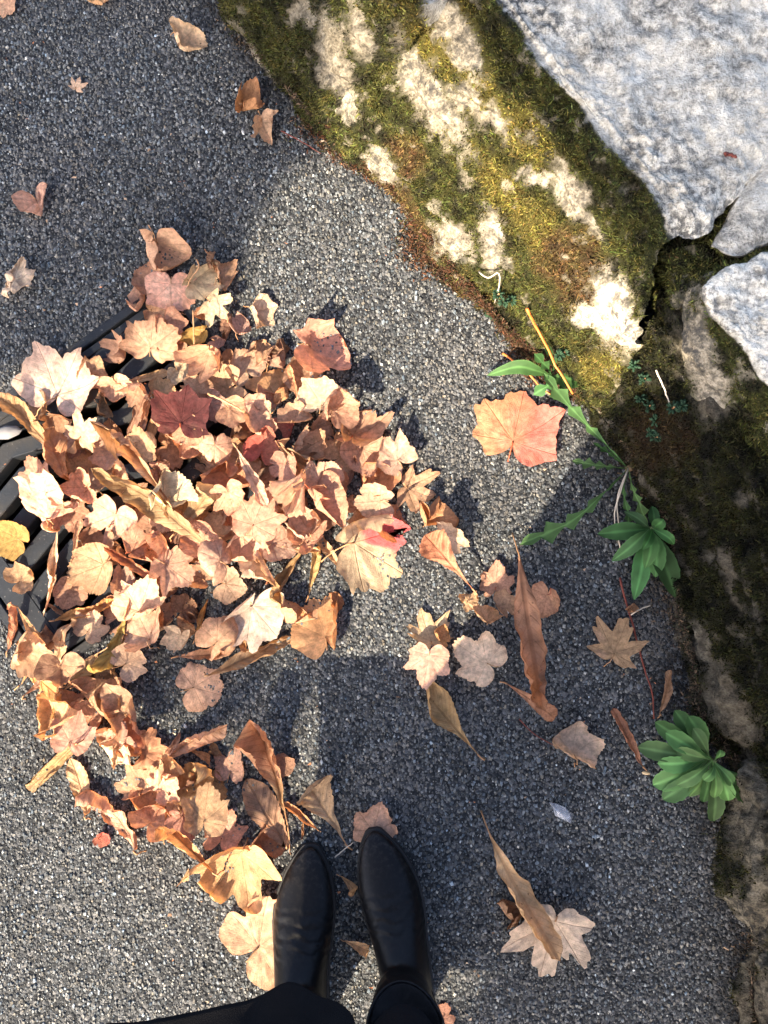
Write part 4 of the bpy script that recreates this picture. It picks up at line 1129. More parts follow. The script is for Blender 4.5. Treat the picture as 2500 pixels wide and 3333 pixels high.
# ================================================================== GREEN PLANTS, TWIGS, SMALL THINGS
def spline(pts, n): return catmull(np.array(pts, float), n)
def blade(parent, org, path, wid, prof, colr, R, teeth=0.0, cup=.25, nt=30, ns=9, name='leaf', lobes=0):
    """a green leaf swept along a path"""
    c = spline(path, nt); t = np.linspace(0, 1, nt)
    tan = np.gradient(c, axis=0); tan /= np.linalg.norm(tan, axis=1)[:, None]
    side = np.cross(tan, [0, 0, 1]); side /= np.linalg.norm(side, axis=1)[:, None]+1e-9
    up = np.cross(side, tan)
    ra = R.uniform(-.45, .45)*np.linspace(.2, 1, nt)[:, None]; side, up = side*np.cos(ra)+up*np.sin(ra), up*np.cos(ra)-side*np.sin(ra)
    w = wid*np.interp(t, *np.array(prof).T)
    s = np.linspace(-1, 1, ns)
    if lobes:
        wl = w*(.18+.82*np.abs(((t*lobes) % 1))**1.2); wr = w*(.18+.82*np.abs(((t*lobes+.12) % 1))**1.2)
        W = np.where(s[None] < 0, wl[:, None], wr[:, None])
    else:
        W = (w*(1+teeth*((np.arange(nt) % 3)-1)))[:, None]
    v = c[:, None]+side[:, None]*(W*s[None])[..., None]
    back = (np.abs(s)[None]*W*(.55 if lobes else .12))[..., None]*tan[:, None]
    v = v-back*(1 if not lobes else 1)
    lift = cup*W*np.abs(s)[None]**1.5+.06*wid*np.sin(t*9+R.rand()*6)[:, None]*np.abs(s)[None]
    v = v+up[:, None]*lift[..., None]
    V = v.reshape(-1, 3); V[:, 2] = np.maximum(V[:, 2], .003)
    me = mesh_np(name, V-org, grid_faces(nt, ns), True)
    base = np.array(colr)*R.uniform(.7, 1.35)*(1+R.normal(0, .06, 3))
    nz = fbm(V*60, 2)
    C = base[None]*(1+.25*nz[:, None])*np.where(np.abs(np.tile(s, nt)) < .1, 1.9, np.where(np.abs(np.tile(s, nt)) > .9, 1.25, 1.0))[:, None]
    attr(me, 'col', np.clip(C, .005, .6), 'FLOAT_COLOR')
    return obj(name, me, GREEN, parent)
SPAT = [(0, .10), (.15, .12), (.35, .30), (.6, .85), (.78, 1.0), (.9, .8), (.97, .42), (1, .04)]
OVAL = [(0, .12), (.12, .22), (.3, .7), (.5, 1.0), (.7, .92), (.88, .55), (.96, .25), (1, .03)]
DAND = [(0, .10), (.2, .14), (.35, .45), (.6, .8), (.8, 1.0), (.92, .7), (1, .05)]
def rosette(name, label, center, zc, tips, wid, colr, seed, prof, arch=.03):
    R = rs(seed); c = P(*center, zc); root = tag(empty(name, P(*center, 0.0)), label, 'plant')
    org = np.array(root.location)
    for k, (u, v, zt) in enumerate(tips):
        e = P(u, v, zt); d = e-c
        a = arch*(.6+.8*R.rand())
        inner = 1-np.clip(np.linalg.norm(d)/.10, 0, 1); c = P(*center, zc)+np.array([0, 0, .03*inner+.004*(k % 4)]); d = e-c
        path = [c, c+d*.3+[0, 0, a*.8], c+d*.65+[0, 0, a], e]
        blade(root, org, path, wid*R.uniform(.85, 1.15)*np.clip(np.linalg.norm(d)/.075, .6, 1.15), prof, colr, R, .03)
    sv, sf = tube(spline([org+[0, 0, -.002], org+[.002, 0, zc*.5], c], 5), [.004, .004, .003, .003, .002], 7)
    obj('crown', mesh_np('crown', sv-org, sf), simple('plant_crown', (.10, .13, .05)), root)
GRN = (.072, .145, .045); GRN2 = (.040, .100, .030)
rosette('leafy_plant', 'bright green rosette plant with spoon shaped leaves at the wall foot', (2300, 2462), .035,
        [(2196, 2312, .03), (2132, 2350, .02), (2166, 2385, .045), (2076, 2432, .03), (2140, 2486, .04), (2126, 2555, .015), (2158, 2602, .015), (2203, 2556, .045),
         (2243, 2592, .03), (2289, 2610, .035), (2326, 2597, .05), (2322, 2672, .02), (2372, 2606, .045), (2441, 2600, .04), (2388, 2555, .06), (2198, 2442, .055),
         (2240, 2330, .06), (2255, 2370, .075), (2345, 2440, .085), (2290, 2540, .07)], .0132, GRN, 21, SPAT, .010)
rosette('leafy_plant', 'dark green plant with broad pointed leaves beside the dandelion', (2105, 1722), .03,
        [(1946, 1738, .02), (1992, 1826, .02), (2100, 1850, .045), (2134, 1880, .03), (2064, 1952, .012), (2200, 1945, .025), (2195, 1772, .07), (2122, 1648, .05),
         (2032, 1664, .03), (2160, 1690, .08), (2090, 1790, .07)], .0140, GRN2, 22, OVAL, .010)
# dandelion
R = rs(31); dc = P(2045, 1525, .015); dn = tag(empty('dandelion', P(2045, 1525, 0)), 'dandelion with long toothed leaves growing from the wall foot', 'plant'); do = np.array(dn.location)
for px, w_ in [([(2045, 1525, .015), (1965, 1440, .035), (1880, 1350, .05), (1815, 1275, .05), (1770, 1215, .04)], 0.0164),
               ([(2045, 1525, .015), (1960, 1610, .03), (1870, 1690, .03), (1780, 1735, .02), (1690, 1772, .012)], 0.0179),
               ([(2045, 1525, .015), (1985, 1520, .03), (1920, 1510, .03), (1862, 1500, .015)], 0.0109),
               ([(2045, 1525, .015), (2060, 1590, .03), (2085, 1650, .035), (2105, 1720, .03)], 0.0101),
               ([(2045, 1525, .015), (2030, 1600, .03), (2045, 1680, .03), (2040, 1720, .02)], 0.0086),
               ([(2045, 1525, .015), (1990, 1480, .03), (1930, 1440, .03)], 0.0070)]:
    blade(dn, do, [P(*q) for q in px], w_, DAND, (.060, .115, .035), R, lobes=5, nt=56, cup=.15)
sv, sf = tube(spline([do, do+[.003, 0, .008], dc], 5), .005, 7); obj('crown', mesh_np('crown', sv-do, sf), simple('dandelion_crown', (.12, .08, .04)), dn)
for k, px in enumerate([[(2045, 1525, .015), (2010, 1620, .02), (2015, 1720, .004)], [(2045, 1525, .015), (2020, 1600, .03), (2000, 1680, .02), (2020, 1790, .004)]]):
    sv, sf = tube(spline([P(*q) for q in px], 12), .0011, 5); obj('dry_stalk', mesh_np('dry_stalk', sv-do, sf), TWIGPALE, dn)
R = rs(32); dn2 = tag(empty('weed_seedling', P(1800, 1225, 0)), 'young pale green weed in the sun above the orange red leaf', 'plant'); d2 = np.array(dn2.location)
for px, w_, lb in [([(1800, 1225, .02), (1740, 1205, .035), (1680, 1195, .035), (1585, 1222, .012)], .011, 0),
                   ([(1800, 1225, .02), (1775, 1190, .04), (1738, 1150, .045)], .014, 3), ([(1800, 1225, .02), (1850, 1232, .04), (1900, 1245, .04)], .016, 0),
                   ([(1800, 1225, .02), (1790, 1250, .04), (1735, 1285, .03)], .017, 3), ([(1800, 1225, .02), (1800, 1180, .05), (1775, 1120, .06)], .011, 3),
                   ([(1800, 1225, .02), (1830, 1270, .04), (1800, 1300, .04)], .012, 3)]:
    blade(dn2, d2, [P(*q) for q in px], w_, OVAL if lb == 0 else DAND, (.042, .090, .028), R, lobes=lb, nt=40, cup=.2)

def surf_z(u, v):
    """height of the wall surface under a pixel"""
    best = 0.0; bd = 1e9
    for V, uv in WALL_UV:
        k = np.hypot(uv[:, 0]-u, uv[:, 1]-v); m = k < 14
        if m.any(): best = max(best, V[m, 2].max())
    return best
WALL_UV = [(V, proj(V)) for V, *_ in MOSS_SRC]
def ico(c, r, d):
    """small plump leaf: stretched octahedron-sphere"""
    n, m = 5, 7; a = np.linspace(0, np.pi, n); b = np.linspace(0, 2*np.pi, m, endpoint=False)
    v = np.stack([np.outer(np.sin(a), np.cos(b)), np.outer(np.sin(a), np.sin(b)), np.outer(np.cos(a)*2.2, np.ones(m))], -1).reshape(-1, 3)*r
    q = np.array(Vector(d).to_track_quat('Z', 'Y').to_matrix()); return v@q.T+c, grid_faces(n, m, True)
SED = [(2095, 1235, 'left of the thin pale twig', 2), (2112, 1322, 'below the thin pale twig', 3), (2190, 1328, 'at the lower end of the thin pale twig', 2),
       (2135, 1425, 'low on the shaded wall face', 2), (1622, 960, 'under a looping dry stem by the sunlit wall foot', 3), (1600, 1025, 'lowest at the sunlit wall foot', 2), (1835, 1150, 'beside the white sunlit rock patch', 2)]
for k, (u, v, where, n) in enumerate(SED):
    R = rs(60+k); c0 = P(u, v, surf_z(u, v)+.004)
    root = tag(empty('stonecrop_sprig', c0), 'tiny blue green stonecrop sprig ' + where, 'plant', 'stonecrop sprigs on the wall')
    for s in range(n):
        cc = R.normal(0, .009, 3)*np.array([1, 1, .25])*(s > 0); parts = []
        for q in range(16):
            a = R.rand()*6.28; e = R.uniform(.1, 1.2); d = np.array([math.cos(a)*math.cos(e), math.sin(a)*math.cos(e), math.sin(e)])
            parts.append(ico(cc+d*.006, .0019, d))
        V, F = join(parts); me = mesh_np('fleshy_leaves', V, F)
        attr(me, 'col', np.repeat(np.array([[.028, .06, .032]])*R.uniform(.7, 1.3), len(V), 0), 'FLOAT_COLOR'); obj('fleshy_leaves', me, GREEN, root)
    sv, sf = tube([[0, 0, -.004], [.001, 0, .001], [0, 0, .006]], .0012, 5); obj('stem', mesh_np('stem', sv, sf), STALK, root)

def twig(name, label, px, rad, mat, cat='twig'):
    pts = spline([P(*q) for q in px], 14); o = pts[0].copy()
    R = rs(int(px[0][0])); pts = pts+R.normal(0, rad*.25, pts.shape)
    sv, sf = tube(pts, np.linspace(rad*1.15, rad*.7, 14), 6)
    tag(obj(name, mesh_np(name, sv-o, sf), mat, None, o), label, cat, 'loose stalks and twigs')
ORA = simple('orange_stalk', (.55, .16, .035), .5, .3)
RDB = simple('red_brown_stem', (.14, .035, .022), .6, .25)
def wz(u, v, add=.004): return surf_z(u, v)+add
twig('leaf_stalk', 'thick orange leaf stalk leaning on the mossy wall foot', [(1715, 1005, wz(1715, 1005, .006)), (1755, 1080, max(.06, wz(1755, 1080))), (1805, 1180, .07), (1865, 1282, max(.05, wz(1865, 1282)))], .0022, ORA, 'stalk')
twig('leaf_stalk', 'thinner orange leaf stalk on the asphalt above the orange red leaf', [(1638, 1150, .006), (1710, 1205, .008), (1760, 1260, .008), (1800, 1290, .01)], .0018, ORA, 'stalk')
twig('twig', 'thin pale twig stuck in the shaded wall moss', [(2135, 1205, wz(2135, 1205, .008)), (2160, 1260, wz(2160, 1260, .012)), (2182, 1322, wz(2182, 1322, .006))], .0011, TWIGPALE)
twig('twig', 'looping dry stem at the sunlit wall foot', [(1560, 885, wz(1560, 885)), (1590, 905, wz(1590, 905, .02)), (1622, 888, wz(1622, 888, .03)), (1625, 930, wz(1625, 930, .02)), (1610, 985, wz(1610, 985))], .0013, TWIGPALE)
twig('plant_stem', 'red brown stem running along the asphalt beside the wall', [(2018, 1880, .006), (2035, 1950, .005), (2062, 2040, .004), (2090, 2150, .004), (2122, 2250, .005), (2128, 2340, .004)], .0016, RDB, 'stem')
twig('leaf_stalk', 'fine reddish stalk on asphalt right of the mauve leaf', [(915, 425, .004), (980, 460, .006), (1045, 500, .004)], .0009, RDB, 'stalk')
twig('twig', 'pale curved straw above the flat tan brown maple leaf', [(2052, 2003, .005), (2080, 1985, .008), (2118, 1970, .005)], .0011, TWIGPALE)
twig('leaf_stalk', 'fine dark stalk left of the pale pink leaf near the green rosette', [(1690, 2340, .004), (1740, 2390, .006), (1820, 2435, .006)], .0008, RDB, 'stalk')
twig('twig', 'small reddish brown twig lying on the pale wall top', [(2360, 500, wz(2360, 500)), (2378, 504, wz(2378, 504)), (2398, 512, wz(2398, 512))], .0022, RDB)
twig('leaf_stalk', 'thin tan stalk standing out of the pile top', [(640, 845, .05), (648, 870, .05), (622, 905, .045), (610, 935, .04)], .001, STALK, 'stalk')
twig('leaf_stalk', 'thin upright stalk crossing the ochre cupped leaf on the grate', [(628, 1010, .06), (630, 1060, .062), (631, 1120, .06)], .0011, STALK, 'stalk')
twig('leaf_stalk', 'pale stalk crossing the crumpled leaves at the lower left heap', [(250, 2165, .045), (330, 2120, .05), (352, 2105, .05)], .0011, STALK, 'stalk')
twig('leaf_stalk', 'dark stalk resting on the heart of the pile', [(675, 1280, .06), (740, 1310, .065), (800, 1345, .06)], .0016, STALK, 'stalk')
twig('twig', 'short pale straw between the two boot toes', [(1090, 2790, .005), (1120, 2765, .006), (1150, 2742, .005)], .0009, TWIGPALE)
# shard of clear plastic
def shard():
    R = rs(3); out_ = [(1788, 2612), (1800, 2632), (1806, 2655), (1840, 2672), (1860, 2682), (1862, 2650), (1840, 2628), (1812, 2615)]
    b = np.array([P(u, v, .003) for u, v in out_]); c = b.mean(0); n = len(b)
    t = c+(b-c)*.72; t[:, 2] = .007+R.rand(n)*.006; tc = c.copy(); tc[2] = .013
    V = np.concatenate([b, t, [tc]]); o = V[0].copy(); i = np.arange(n)
    F = [np.stack([i, (i+1) % n, n+(i+1) % n, n+i], 1), np.stack([n+i, n+(i+1) % n, np.full(n, 2*n)], 1), i[::-1][None]]
    m, N = newmat('clear_plastic')
    g = N('BsdfPrincipled', {'Base Color': (.9, .92, .95, 1), 'Roughness': .22, 'Transmission Weight': .8, 'IOR': 1.3}); out(N, g)
    tag(obj('plastic_shard', mesh_np('plastic_shard', V-o, F, False), m, None, o), 'crumpled shard of clear plastic on the shaded asphalt', 'plastic shard')
shard()
# pebble on the grate and a pale seed
V, F = ico(np.zeros(3), .011, (1, .2, 0)); V = V*np.array([1, 1, .6])+.0015*fbm(V*120, 2)[:, None]
pb = P(22, 1408, .0065)
tag(obj('pebble', mesh_np('pebble', V, F), simple('pebble_grey', (.16, .155, .15), .8, .2, .4, 150), None, pb), 'grey pebble lying on the drain grate at the left edge', 'pebble')
V, F = ico(np.zeros(3), .003, (1, -.1, 0)); V = V*np.array([1, 1, .5])
tag(obj('seed', mesh_np('seed', V, F), simple('seed_pale', (.55, .40, .22)), None, P(2103, 2516, .004)), 'pale oval seed on the asphalt beside the bright green rosette', 'seed')
# tiny orange leaf crumbs on the asphalt
def crumbs():
    R = rs(77); spots = [(705, 740), (1545, 1330), (1883, 2273), (1535, 2612), (470, 280), (730, 2230), (1640, 1210), (1450, 1290), (880, 3020), (560, 2980), (1625, 2950), (1550, 3165), (2010, 3010)]
    spots += [(u, v) for u, v in zip(R.uniform(0, 2300, 260), R.uniform(0, 3333, 260)) if wall_side(np.array([[u, v]]))[0] < -20]
    Vs, Cs = [], []
    for u, v in spots:
        for q in range(R.randint(1, 3)):
            c = P(u+R.normal(0, 8), v+R.normal(0, 8), .004); a = np.sort(R.rand(4)*6.28); r = .0012+.0030*R.rand()**2.5
            Vs.append(np.stack([c[0]+r*np.cos(a), c[1]+r*np.sin(a)*.7, c[2]+R.rand(4)*.002], 1)); Cs.append(np.array([(.45, .19, .09), (.40, .27, .17), (.20, .12, .07), (.5, .38, .26)][R.randint(4)])*R.uniform(.6, 1.2))
    V = np.concatenate(Vs); n = len(Vs)
    me = mesh_np('leaf_crumbs', V, np.arange(4*n).reshape(n, 4), False); attr(me, 'col', np.repeat(np.array(Cs), 4, 0), 'FLOAT_COLOR')
    tag(obj('leaf_crumbs', me, LITTER), 'tiny brown and orange crumbs of dry leaf scattered over the asphalt', 'litter', kind='stuff')
crumbs()

# ================================================================== THE PERSON (seen only as boots and a hem)
def mat_leather():
    m, N = newmat('black_leather'); co = coords(N)
    n1 = N('TexNoise', {'Vector': co, 'Scale': 30.0, 'Detail': 5.0}); n2 = N('TexVoronoi', {'Vector': co, 'Scale': 900.0})
    sx = N('SeparateXYZ', {0: co})
    n3 = N('TexNoise', {'Vector': co, 'Scale': 22.0, 'Detail': 2.0})
    wv = M_(N, 'SINE', M_(N, 'ADD', M_(N, 'MULTIPLY', sx.outputs[1], 420.0), M_(N, 'MULTIPLY', n3.outputs[0], 16.0)))
    win = N('MapRange', {0: M_(N, 'ABSOLUTE', M_(N, 'ADD', sx.outputs[1], .112)), 1: .012, 2: .042, 3: 1.0, 4: 0.0})
    win2 = M_(N, 'MULTIPLY', win, N('MapRange', {0: n1.outputs[0], 1: .35, 2: .6, 3: 0.0, 4: 1.0}))
    h = M_(N, 'ADD', M_(N, 'MULTIPLY', M_(N, 'MULTIPLY', wv, win2), 1.0), M_(N, 'MULTIPLY', n2.outputs['Distance'], .10))
    dust = N('TexNoise', {'Vector': co, 'Scale': 140.0, 'Detail': 6.0, 'Roughness': .7})
    low = N('MapRange', {0: sx.outputs[2], 1: .012, 2: .045, 3: .35, 4: .06})
    df = M_(N, 'MULTIPLY', N('MapRange', {0: dust.outputs[0], 1: .48, 2: .72, 3: 0.0, 4: 1.0}), low)
    b = N('BsdfPrincipled', {'Base Color': MIX(N, df, (.0035, .0036, .004), (.12, .105, .09)), 'Specular IOR Level': .16,
                             'Roughness': N('MapRange', {0: n1.outputs[0], 1: .3, 2: .7, 3: .34, 4: .52}).outputs[0]})
    bp = N('Bump', {'Strength': .4, 'Distance': .003, 'Height': h}); N_links(bp, b); out(N, b); return m
LEATHER = mat_leather(); RUBBER = simple('black_rubber', (.014, .014, .014), .7, .3)
CLOTH = simple('black_wool', (.0075, .0072, .0075), .95, .05, .5, 900)
KNIT = simple('black_knit', (.008, .008, .009), .9, .08, .5, 700)
SKIN = simple('skin', (.55, .33, .24), .5, .3, .1, 300, .08); HAIR = simple('dark_hair', (.04, .025, .018), .5, .3, .5, 400)
person = tag(empty('person', (-.045, -.55, 0)), 'standing person in black leather ankle boots and black coat looking down', 'person'); PO = np.array(person.location)
def loft(rings):
    rings = np.array(rings); n, m = rings.shape[:2]; V = rings.reshape(-1, 3); f = grid_faces(n, m, True)
    V = np.concatenate([V, [rings[0].mean(0)], [rings[-1].mean(0)]]); k = np.arange(m)
    return V, [f, np.concatenate([np.stack([np.full(m, n*m), (k+1) % m, k], 1), np.stack([np.full(m, n*m+1), (n-1)*m+k, (n-1)*m+(k+1) % m], 1)])]
def boot(toe, heel, side):
    toe, heel = np.array([*toe, 0.]), np.array([*heel, 0.])
    L = np.linalg.norm(toe-heel); ay = (toe-heel)/L; ax_ = np.array([ay[1], -ay[0], 0])
    root = obj('boot', None, None, person, toe-PO)
    ang = math.atan2(-ay[0], ay[1]); root.rotation_euler = (0, 0, ang)
    st = [(.000, .004, .020), (.003, .010, .024), (.010, .0180, .028), (.022, .0265, .033), (.040, .0350, .039), (.062, .0420, .046), (.085, .0462, .055), (.11, .0465, .066), (.135, .044, .082),
          (.16, .041, .103), (.19, .039, .125), (.225, .038, .125), (.25, .035, .115), (.264, .027, .10), (.270, .012, .085)]
    rings = []
    A = np.linspace(0, 2*np.pi, 36, endpoint=False)
    for a, w, h in st:
        w = w*.93; z0 = .010; c, s = np.cos(A), np.sin(A)
        bend = side*.007*math.sin(a/.27*3.14)
        x = w*np.sign(c)*np.abs(c)**.85+bend
        z = np.where(s > 0, z0+.012+(h-.012-z0)*np.abs(s)**(.95), z0+.012-.012*np.abs(s)**.6)
        rings.append(np.stack([x, np.full(36, -a), z], 1))
    p1 = loft(rings)
    sh_ = []
    for z, fa, ba, w in [(.05, .185, .262, .034), (.08, .165, .264, .038), (.105, .156, .264, .041), (.13, .153, .265, .044), (.155, .152, .267, .047), (.170, .154, .269, .049)]:
        cy, ry = -(fa+ba)/2, (ba-fa)/2
        dip = .018*np.sin(A)
        sh_.append(np.stack([w*np.cos(A), cy+ry*np.sin(A), np.full(36, z)-(.020*np.maximum(np.sin(A), 0)**2 if z > .15 else 0)], 1))
    p2 = loft(sh_)
    V, F = join([p1, p2])
    me = mesh_np('upper', V, F)
    up = obj('upper', me, LEATHER, root)
    md = up.modifiers.new('remesh', 'REMESH'); md.mode = 'VOXEL'; md.voxel_size = .0028; md.use_smooth_shade = True
    sm = up.modifiers.new('smooth', 'SMOOTH'); sm.factor = .5; sm.iterations = 7
    # sole with welt, heel block, collar
    so = [(a, w*.93) for a, w, h in st]
    pr = [(side*.007*math.sin(a/.27*3.14)+w+.0028, -a+(.003 if a < .004 else 0)) for a, w in so]+[(side*.007*math.sin(a/.27*3.14)-w-.0028, -a+(.003 if a < .004 else 0)) for a, w in so[::-1]]
    pr = np.array(pr)[::-1]; k = len(pr)
    lv = [np.column_stack([pr*np.array([s_, 1]), np.full(k, z)]) for s_, z in ((.96, .0035), (1, .005), (1, .012), (.97, .0135))]
    V, F = loft(lv); obj('sole', mesh_np('sole', V, F, False), RUBBER, root)
    hb = np.array([(x, y) for x, y in pr if y < -.195]); k = len(hb)
    V, F = loft([np.column_stack([hb, np.full(k, z)]) for z in (.0018, .0048)]); obj('heel', mesh_np('heel', V, F, False), RUBBER, root)
    cr = sh_[-1].copy(); ctr = cr.mean(0); cr = ctr+(cr-ctr)*np.array([1.005, 1.005, 1]); cr[:, 2] += .0005
    V, F = tube(np.concatenate([cr, cr[:1]]), .0022, 6); obj('collar', mesh_np('collar', V, F), LEATHER, root)
    gs = []
    for sgn in (-1, 1):
        rows_ = []
        for z, hw in ((.07, .006), (.10, .011), (.13, .015), (.165, .018)):
            wz_ = np.interp(z, [.05, .08, .105, .13, .155, .17], [.034, .038, .041, .044, .047, .049])+.0012
            rows_.append([(sgn*wz_*math.cos(q), -.212+q*.057, z) for q in np.linspace(-hw/.057, hw/.057, 5)])
        V = np.array(rows_).reshape(-1, 3); obj('elastic_gusset', mesh_np('elastic_gusset', V, grid_faces(4, 5)), KNIT, root)
    return root
boot((-.107, -.400), (-.115, -.668), -1)
boot((-.016, -.378), (.040, -.641), 1)
def skin_obj(name, verts, edges, radii, mat, sub=2, rootv=0):
    me = bpy.data.meshes.new(name); me.from_pydata([tuple(np.array(v)-PO) for v in verts], edges, [])
    o = obj(name, me, mat, person)
    m = o.modifiers.new('skin', 'SKIN'); m.use_smooth_shade = True
    sv = me.skin_vertices[0].data
    for i, r in enumerate(radii): sv[i].radius = (r, r) if not isinstance(r, tuple) else r
    sv[rootv].use_root = True
    s = o.modifiers.new('sub', 'SUBSURF'); s.levels = sub; s.render_levels = sub
    return o
# body: pelvis, spine, neck, head, legs, arms, hands
bv = [(-.045, -.70, .90), (-.045, -.69, 1.08), (-.045, -.68, 1.25), (-.045, -.665, 1.38), (-.045, -.64, 1.46), (-.045, -.60, 1.53), (-.045, -.575, 1.60),
      (-.125, -.69, .84), (-.12, -.66, .47), (-.116, -.615, .08), (.035, -.69, .84), (.03, -.64, .47), (.024, -.585, .08),
      (-.19, -.66, 1.35), (-.215, -.56, 1.10), (-.07, -.27, 1.245), (.10, -.66, 1.35), (.19, -.53, 1.10), (.075, -.27, 1.245)]
be = [(0, 1), (1, 2), (2, 3), (3, 4), (4, 5), (5, 6), (0, 7), (7, 8), (8, 9), (0, 10), (10, 11), (11, 12), (3, 13), (13, 14), (14, 15), (3, 16), (16, 17), (17, 18)]
br_ = [.13, .115, .125, .08, .052, .085, .095, .078, .055, .036, .078, .055, .036, .055, .042, .026, .055, .042, .026]
for k, sgn in ((15, 1), (18, -1)):
    w = np.array(bv[k]); pi_ = len(bv); bv.append(tuple(w+[0, .05, .005])); be.append((k, pi_)); br_.append(.030)
    for q in range(4):
        b0 = np.array(bv[pi_])+[(-.027+.018*q), .035, 0]; ln = (.03, .036, .038, .032)[q]
        i0_ = len(bv); bv += [tuple(b0), tuple(b0+[0, ln*.8, -.006]), tuple(b0+[0, ln*1.4, -.022])]; be += [(pi_, i0_), (i0_, i0_+1), (i0_+1, i0_+2)]; br_ += [.009, .008, .007]
    b0 = np.array(bv[pi_])+[sgn*.034, .0, 0]; i0_ = len(bv); bv += [tuple(b0), tuple(b0+[sgn*.012, .03, -.012])]; be += [(pi_, i0_), (i0_, i0_+1)]; br_ += [.010, .008]
skin_obj('body', bv, be, br_, SKIN)
skin_obj('trousers', bv[:1]+bv[7:13], [(0, 1), (1, 2), (2, 3), (0, 4), (4, 5), (5, 6)], [.095, .085, .066, .046, .085, .066, .043], KNIT)
skin_obj('sleeves', [bv[i] for i in (3, 13, 14, 15, 16, 17, 18)], [(0, 1), (1, 2), (2, 3), (0, 4), (4, 5), (5, 6)], [.095, .075, .062, .045, .075, .062, .045], CLOTH)
# hair cap and long hair
hd = np.array([-.045, -.585, 1.585]); n, m = 16, 26; b = np.linspace(0, 2*np.pi, m, endpoint=False)
amx = np.where(np.sin(b) > .1, .95+.5*np.abs(np.cos(b))**2, 2.35); a = np.linspace(.02, 1, n)[:, None]*amx[None]
hv = np.stack([np.sin(a)*np.cos(b)[None]*.102, np.sin(a)*np.sin(b)[None]*.112, np.cos(a)*.128], -1).reshape(-1, 3)
hv[:, 1] -= .006; hv += .004*fbm(hv*60, 2)[:, None]
obj('hair', mesh_np('hair', hv+hd-PO, grid_faces(n, m, True)), HAIR, person)
FACE = [('nose', (0, .108, -.02), (.011, .016, .02), SKIN), ('eye', (-.033, .092, .005), (.012, .008, .007), simple('eye', (.5, .48, .45))), ('eye', (.033, .092, .005), (.012, .008, .007), simple('eye_b', (.5, .48, .45))),
        ('mouth', (0, .092, -.055), (.024, .008, .008), simple('lips', (.45, .15, .13))), ('ear', (-.093, 0, 0), (.01, .018, .03), SKIN), ('ear', (.093, 0, 0), (.01, .018, .03), SKIN)]
for nm, off, sc, mt in FACE:
    V, F = ico(np.zeros(3), 1.0, (0, 0, 1)); V = V*np.array([1, 1, 1/2.2])*np.array(sc); obj(nm, mesh_np(nm, V+np.array(off)+hd-PO, F), mt, person)
# long coat, its left front panel swinging forward
def coat():
    hem = [(.21, -.72, .34), (.16, -.585, .33), (.06, -.545, .33), tuple(P(1190, 3390, .33)), tuple(P(1130, 3305, .32)), tuple(P(1050, 3238, .315)), tuple(P(950, 3202, .31)),
           tuple(P(850, 3238, .31)), tuple(P(700, 3283, .32)), tuple(P(500, 3312, .33)), tuple(P(310, 3345, .335)), tuple(P(250, 3420, .34)), (-.34, -.68, .35), (-.31, -.82, .35), (-.2, -.94, .35), (0, -.95, .35), (.15, -.87, .34)]
    m = 72; hr = catmull(np.array(hem+hem[:1]), m+1)[:-1]
    A = np.unwrap(np.arctan2(hr[:, 1]+.69, hr[:, 0]+.045))
    rows_ = [np.stack([-.045+rx*np.cos(A), -.69+ry*np.sin(A), np.full(m, z)], 1) for z, rx, ry in [(1.40, .12, .085), (1.34, .185, .12), (1.22, .185, .14), (1.05, .165, .13), (.92, .19, .15)]]
    top = rows_[-1]
    for t in (.3, .6, .8, .9, .95, .98, 1.0):
        r = top+(hr-top)*np.array([t**14, t**14, t]); r[:, :2] += (.003*t*np.sin(np.arange(m)/m*6.28*9))[:, None]*np.array([.6, .8]); rows_.append(r)
    R_2 = catmull(np.array(rows_), 60)
    R_2 = R_2+(.004*fbm(R_2.reshape(-1, 3)*12, 3).reshape(60, m))[..., None]
    o = obj('coat', mesh_np('coat', R_2.reshape(-1, 3)-PO, grid_faces(60, m, True)), CLOTH, person)
    s = o.modifiers.new('thick', 'SOLIDIFY'); s.thickness = .005
coat()

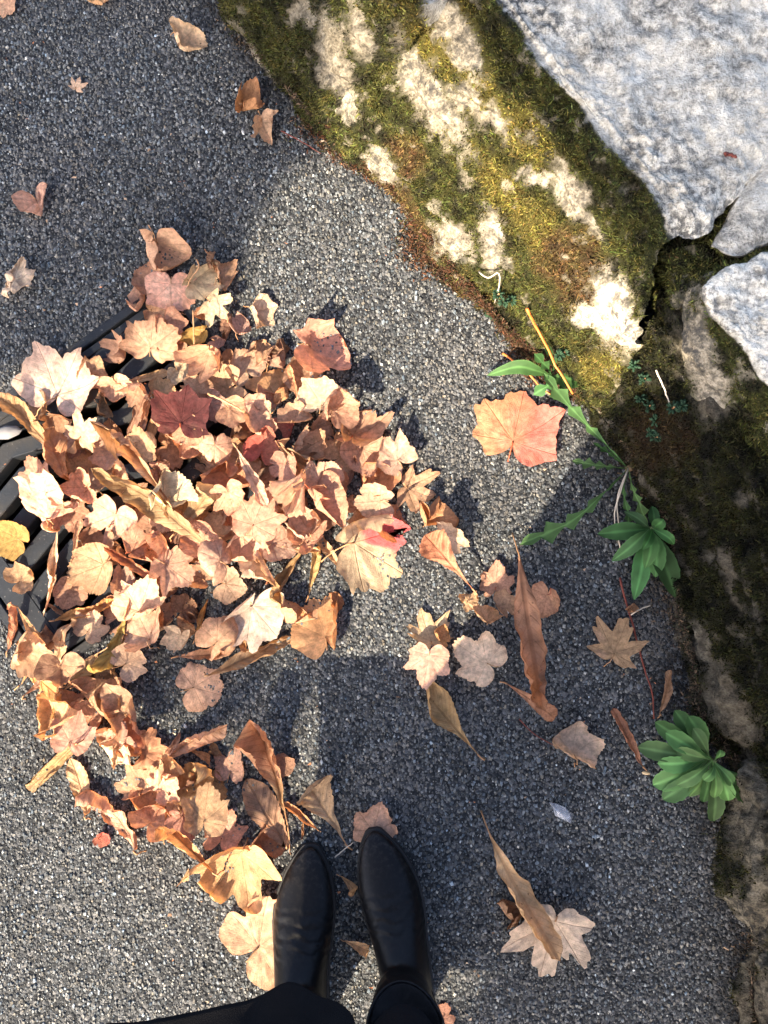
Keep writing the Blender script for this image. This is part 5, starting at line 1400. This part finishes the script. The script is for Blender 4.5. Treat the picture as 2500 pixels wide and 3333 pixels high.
# ================================================================== ADDED TREE, unseen behind the camera, its crown shaped for the shade
def shade_tree():
    R = rs(91); cot = 1/math.tan(SUN_EL)
    base = np.array([-3.3, -2.1, 0.0])
    root = tag(empty('shade_tree', base), 'unseen leafy shade caster added behind the viewer with leaves set where shade is wanted', 'shade_tree')
    bark = simple('bark', (.10, .075, .055), .9, .1, .9, 40, .4, 12)
    trunk = spline([base+[0, 0, -.05], base+[.05, -.05, 1.0], base+[.15, -.2, 2.2], base+[.3, -.35, 3.2], base+[.5, -.45, 4.3]], 24)
    tv, tf = tube(trunk, np.linspace(.19, .07, 24)*(1+.6*np.exp(-np.linspace(0, 9, 24))), 14)
    tv = tv+.012*fbm(tv*6, 3)[:, None]; obj('trunk', mesh_np('trunk', tv-base, tf), bark, root)
    # points of the crown, chosen by where their shadow falls: m along the shadow, n across it
    pts = []
    N_ = 26000
    n = R.uniform(-1.7, 1.5, N_); mm = R.uniform(-1.0, 2.9, N_); z = R.uniform(2.6, 4.4, N_)
    wob = .05*noise3(np.stack([n*3.2, mm*3.2, 0*n], 1))+.02*noise3(np.stack([n*9, mm*9, 0*n+5], 1))
    shadeA = (n+wob < -.44-.03*mm) & (mm > .21+1.05*(n+.44)+wob*3) & (mm > -.75)
    shadeB = (mm+wob > .95-.42*(n+.1))
    shadeC = (n+wob > .44) & (mm > -1.0)
    streak = (n > -.24) & (n < .03) & (np.abs(mm+.28+.35*(n+.1)) < .05+.05*noise3(np.stack([n*14, mm*5, 0*n+2], 1))) | (np.abs(n+.02) < .022) & (mm > -.34) & (mm < -.12)
    keep = (shadeA | shadeB | shadeC) | (streak & (R.rand(N_) < .8))
    n, mm, z = n[keep], mm[keep], z[keep]
    g = mm[:, None]*SH+n[:, None]*SN
    c = np.concatenate([g-SH*(z*cot)[:, None], z[:, None]], 1)
    k = len(c)
    a = R.normal(size=(k, 3)); a[:, 2] *= .5; a -= .45*np.array([ldir.x, ldir.y, 0]); a /= np.linalg.norm(a, axis=1)[:, None]
    b = np.cross(a, R.normal(size=(k, 3))+np.array([ldir.x, ldir.y, ldir.z])*1.6); b /= np.linalg.norm(b, axis=1)[:, None]
    L = R.uniform(.035, .06, (k, 1)); W = L*.62
    quad = np.stack([c-a*L, c-b*W*.9+a*L*.1, c-b*W*.5+a*L*.6, c+a*L*1.1, c+b*W*.5+a*L*.6, c+b*W*.9+a*L*.1], 1)
    me = mesh_np('crown', quad.reshape(-1, 3)-base, (np.arange(k)*6)[:, None]+np.arange(6)[None], False)
    attr(me, 'col', np.repeat(np.array([[.10, .085, .02]])*R.uniform(.5, 1.6, (k, 1)), 6, 0), 'FLOAT_COLOR')
    o = obj('crown', me, mat_attrcol('shade_tree_foliage', .6, .2), root); o["kind"] = "stuff"
    for q in range(26):
        qi = R.randint(k); t0 = trunk[R.randint(20, 24)]; e = c[qi]
        if not (mm[qi] > 1.35 or n[qi] < -.8): continue
        mid = (t0+e)/2+R.normal(0, .12, 3)+[0, 0, .15]
        bv_, bf = tube(spline([t0, mid, e], 12), np.linspace(.045, .008, 12), 7); obj('branch', mesh_np('branch', bv_-base, bf), bark, root)
shade_tree()
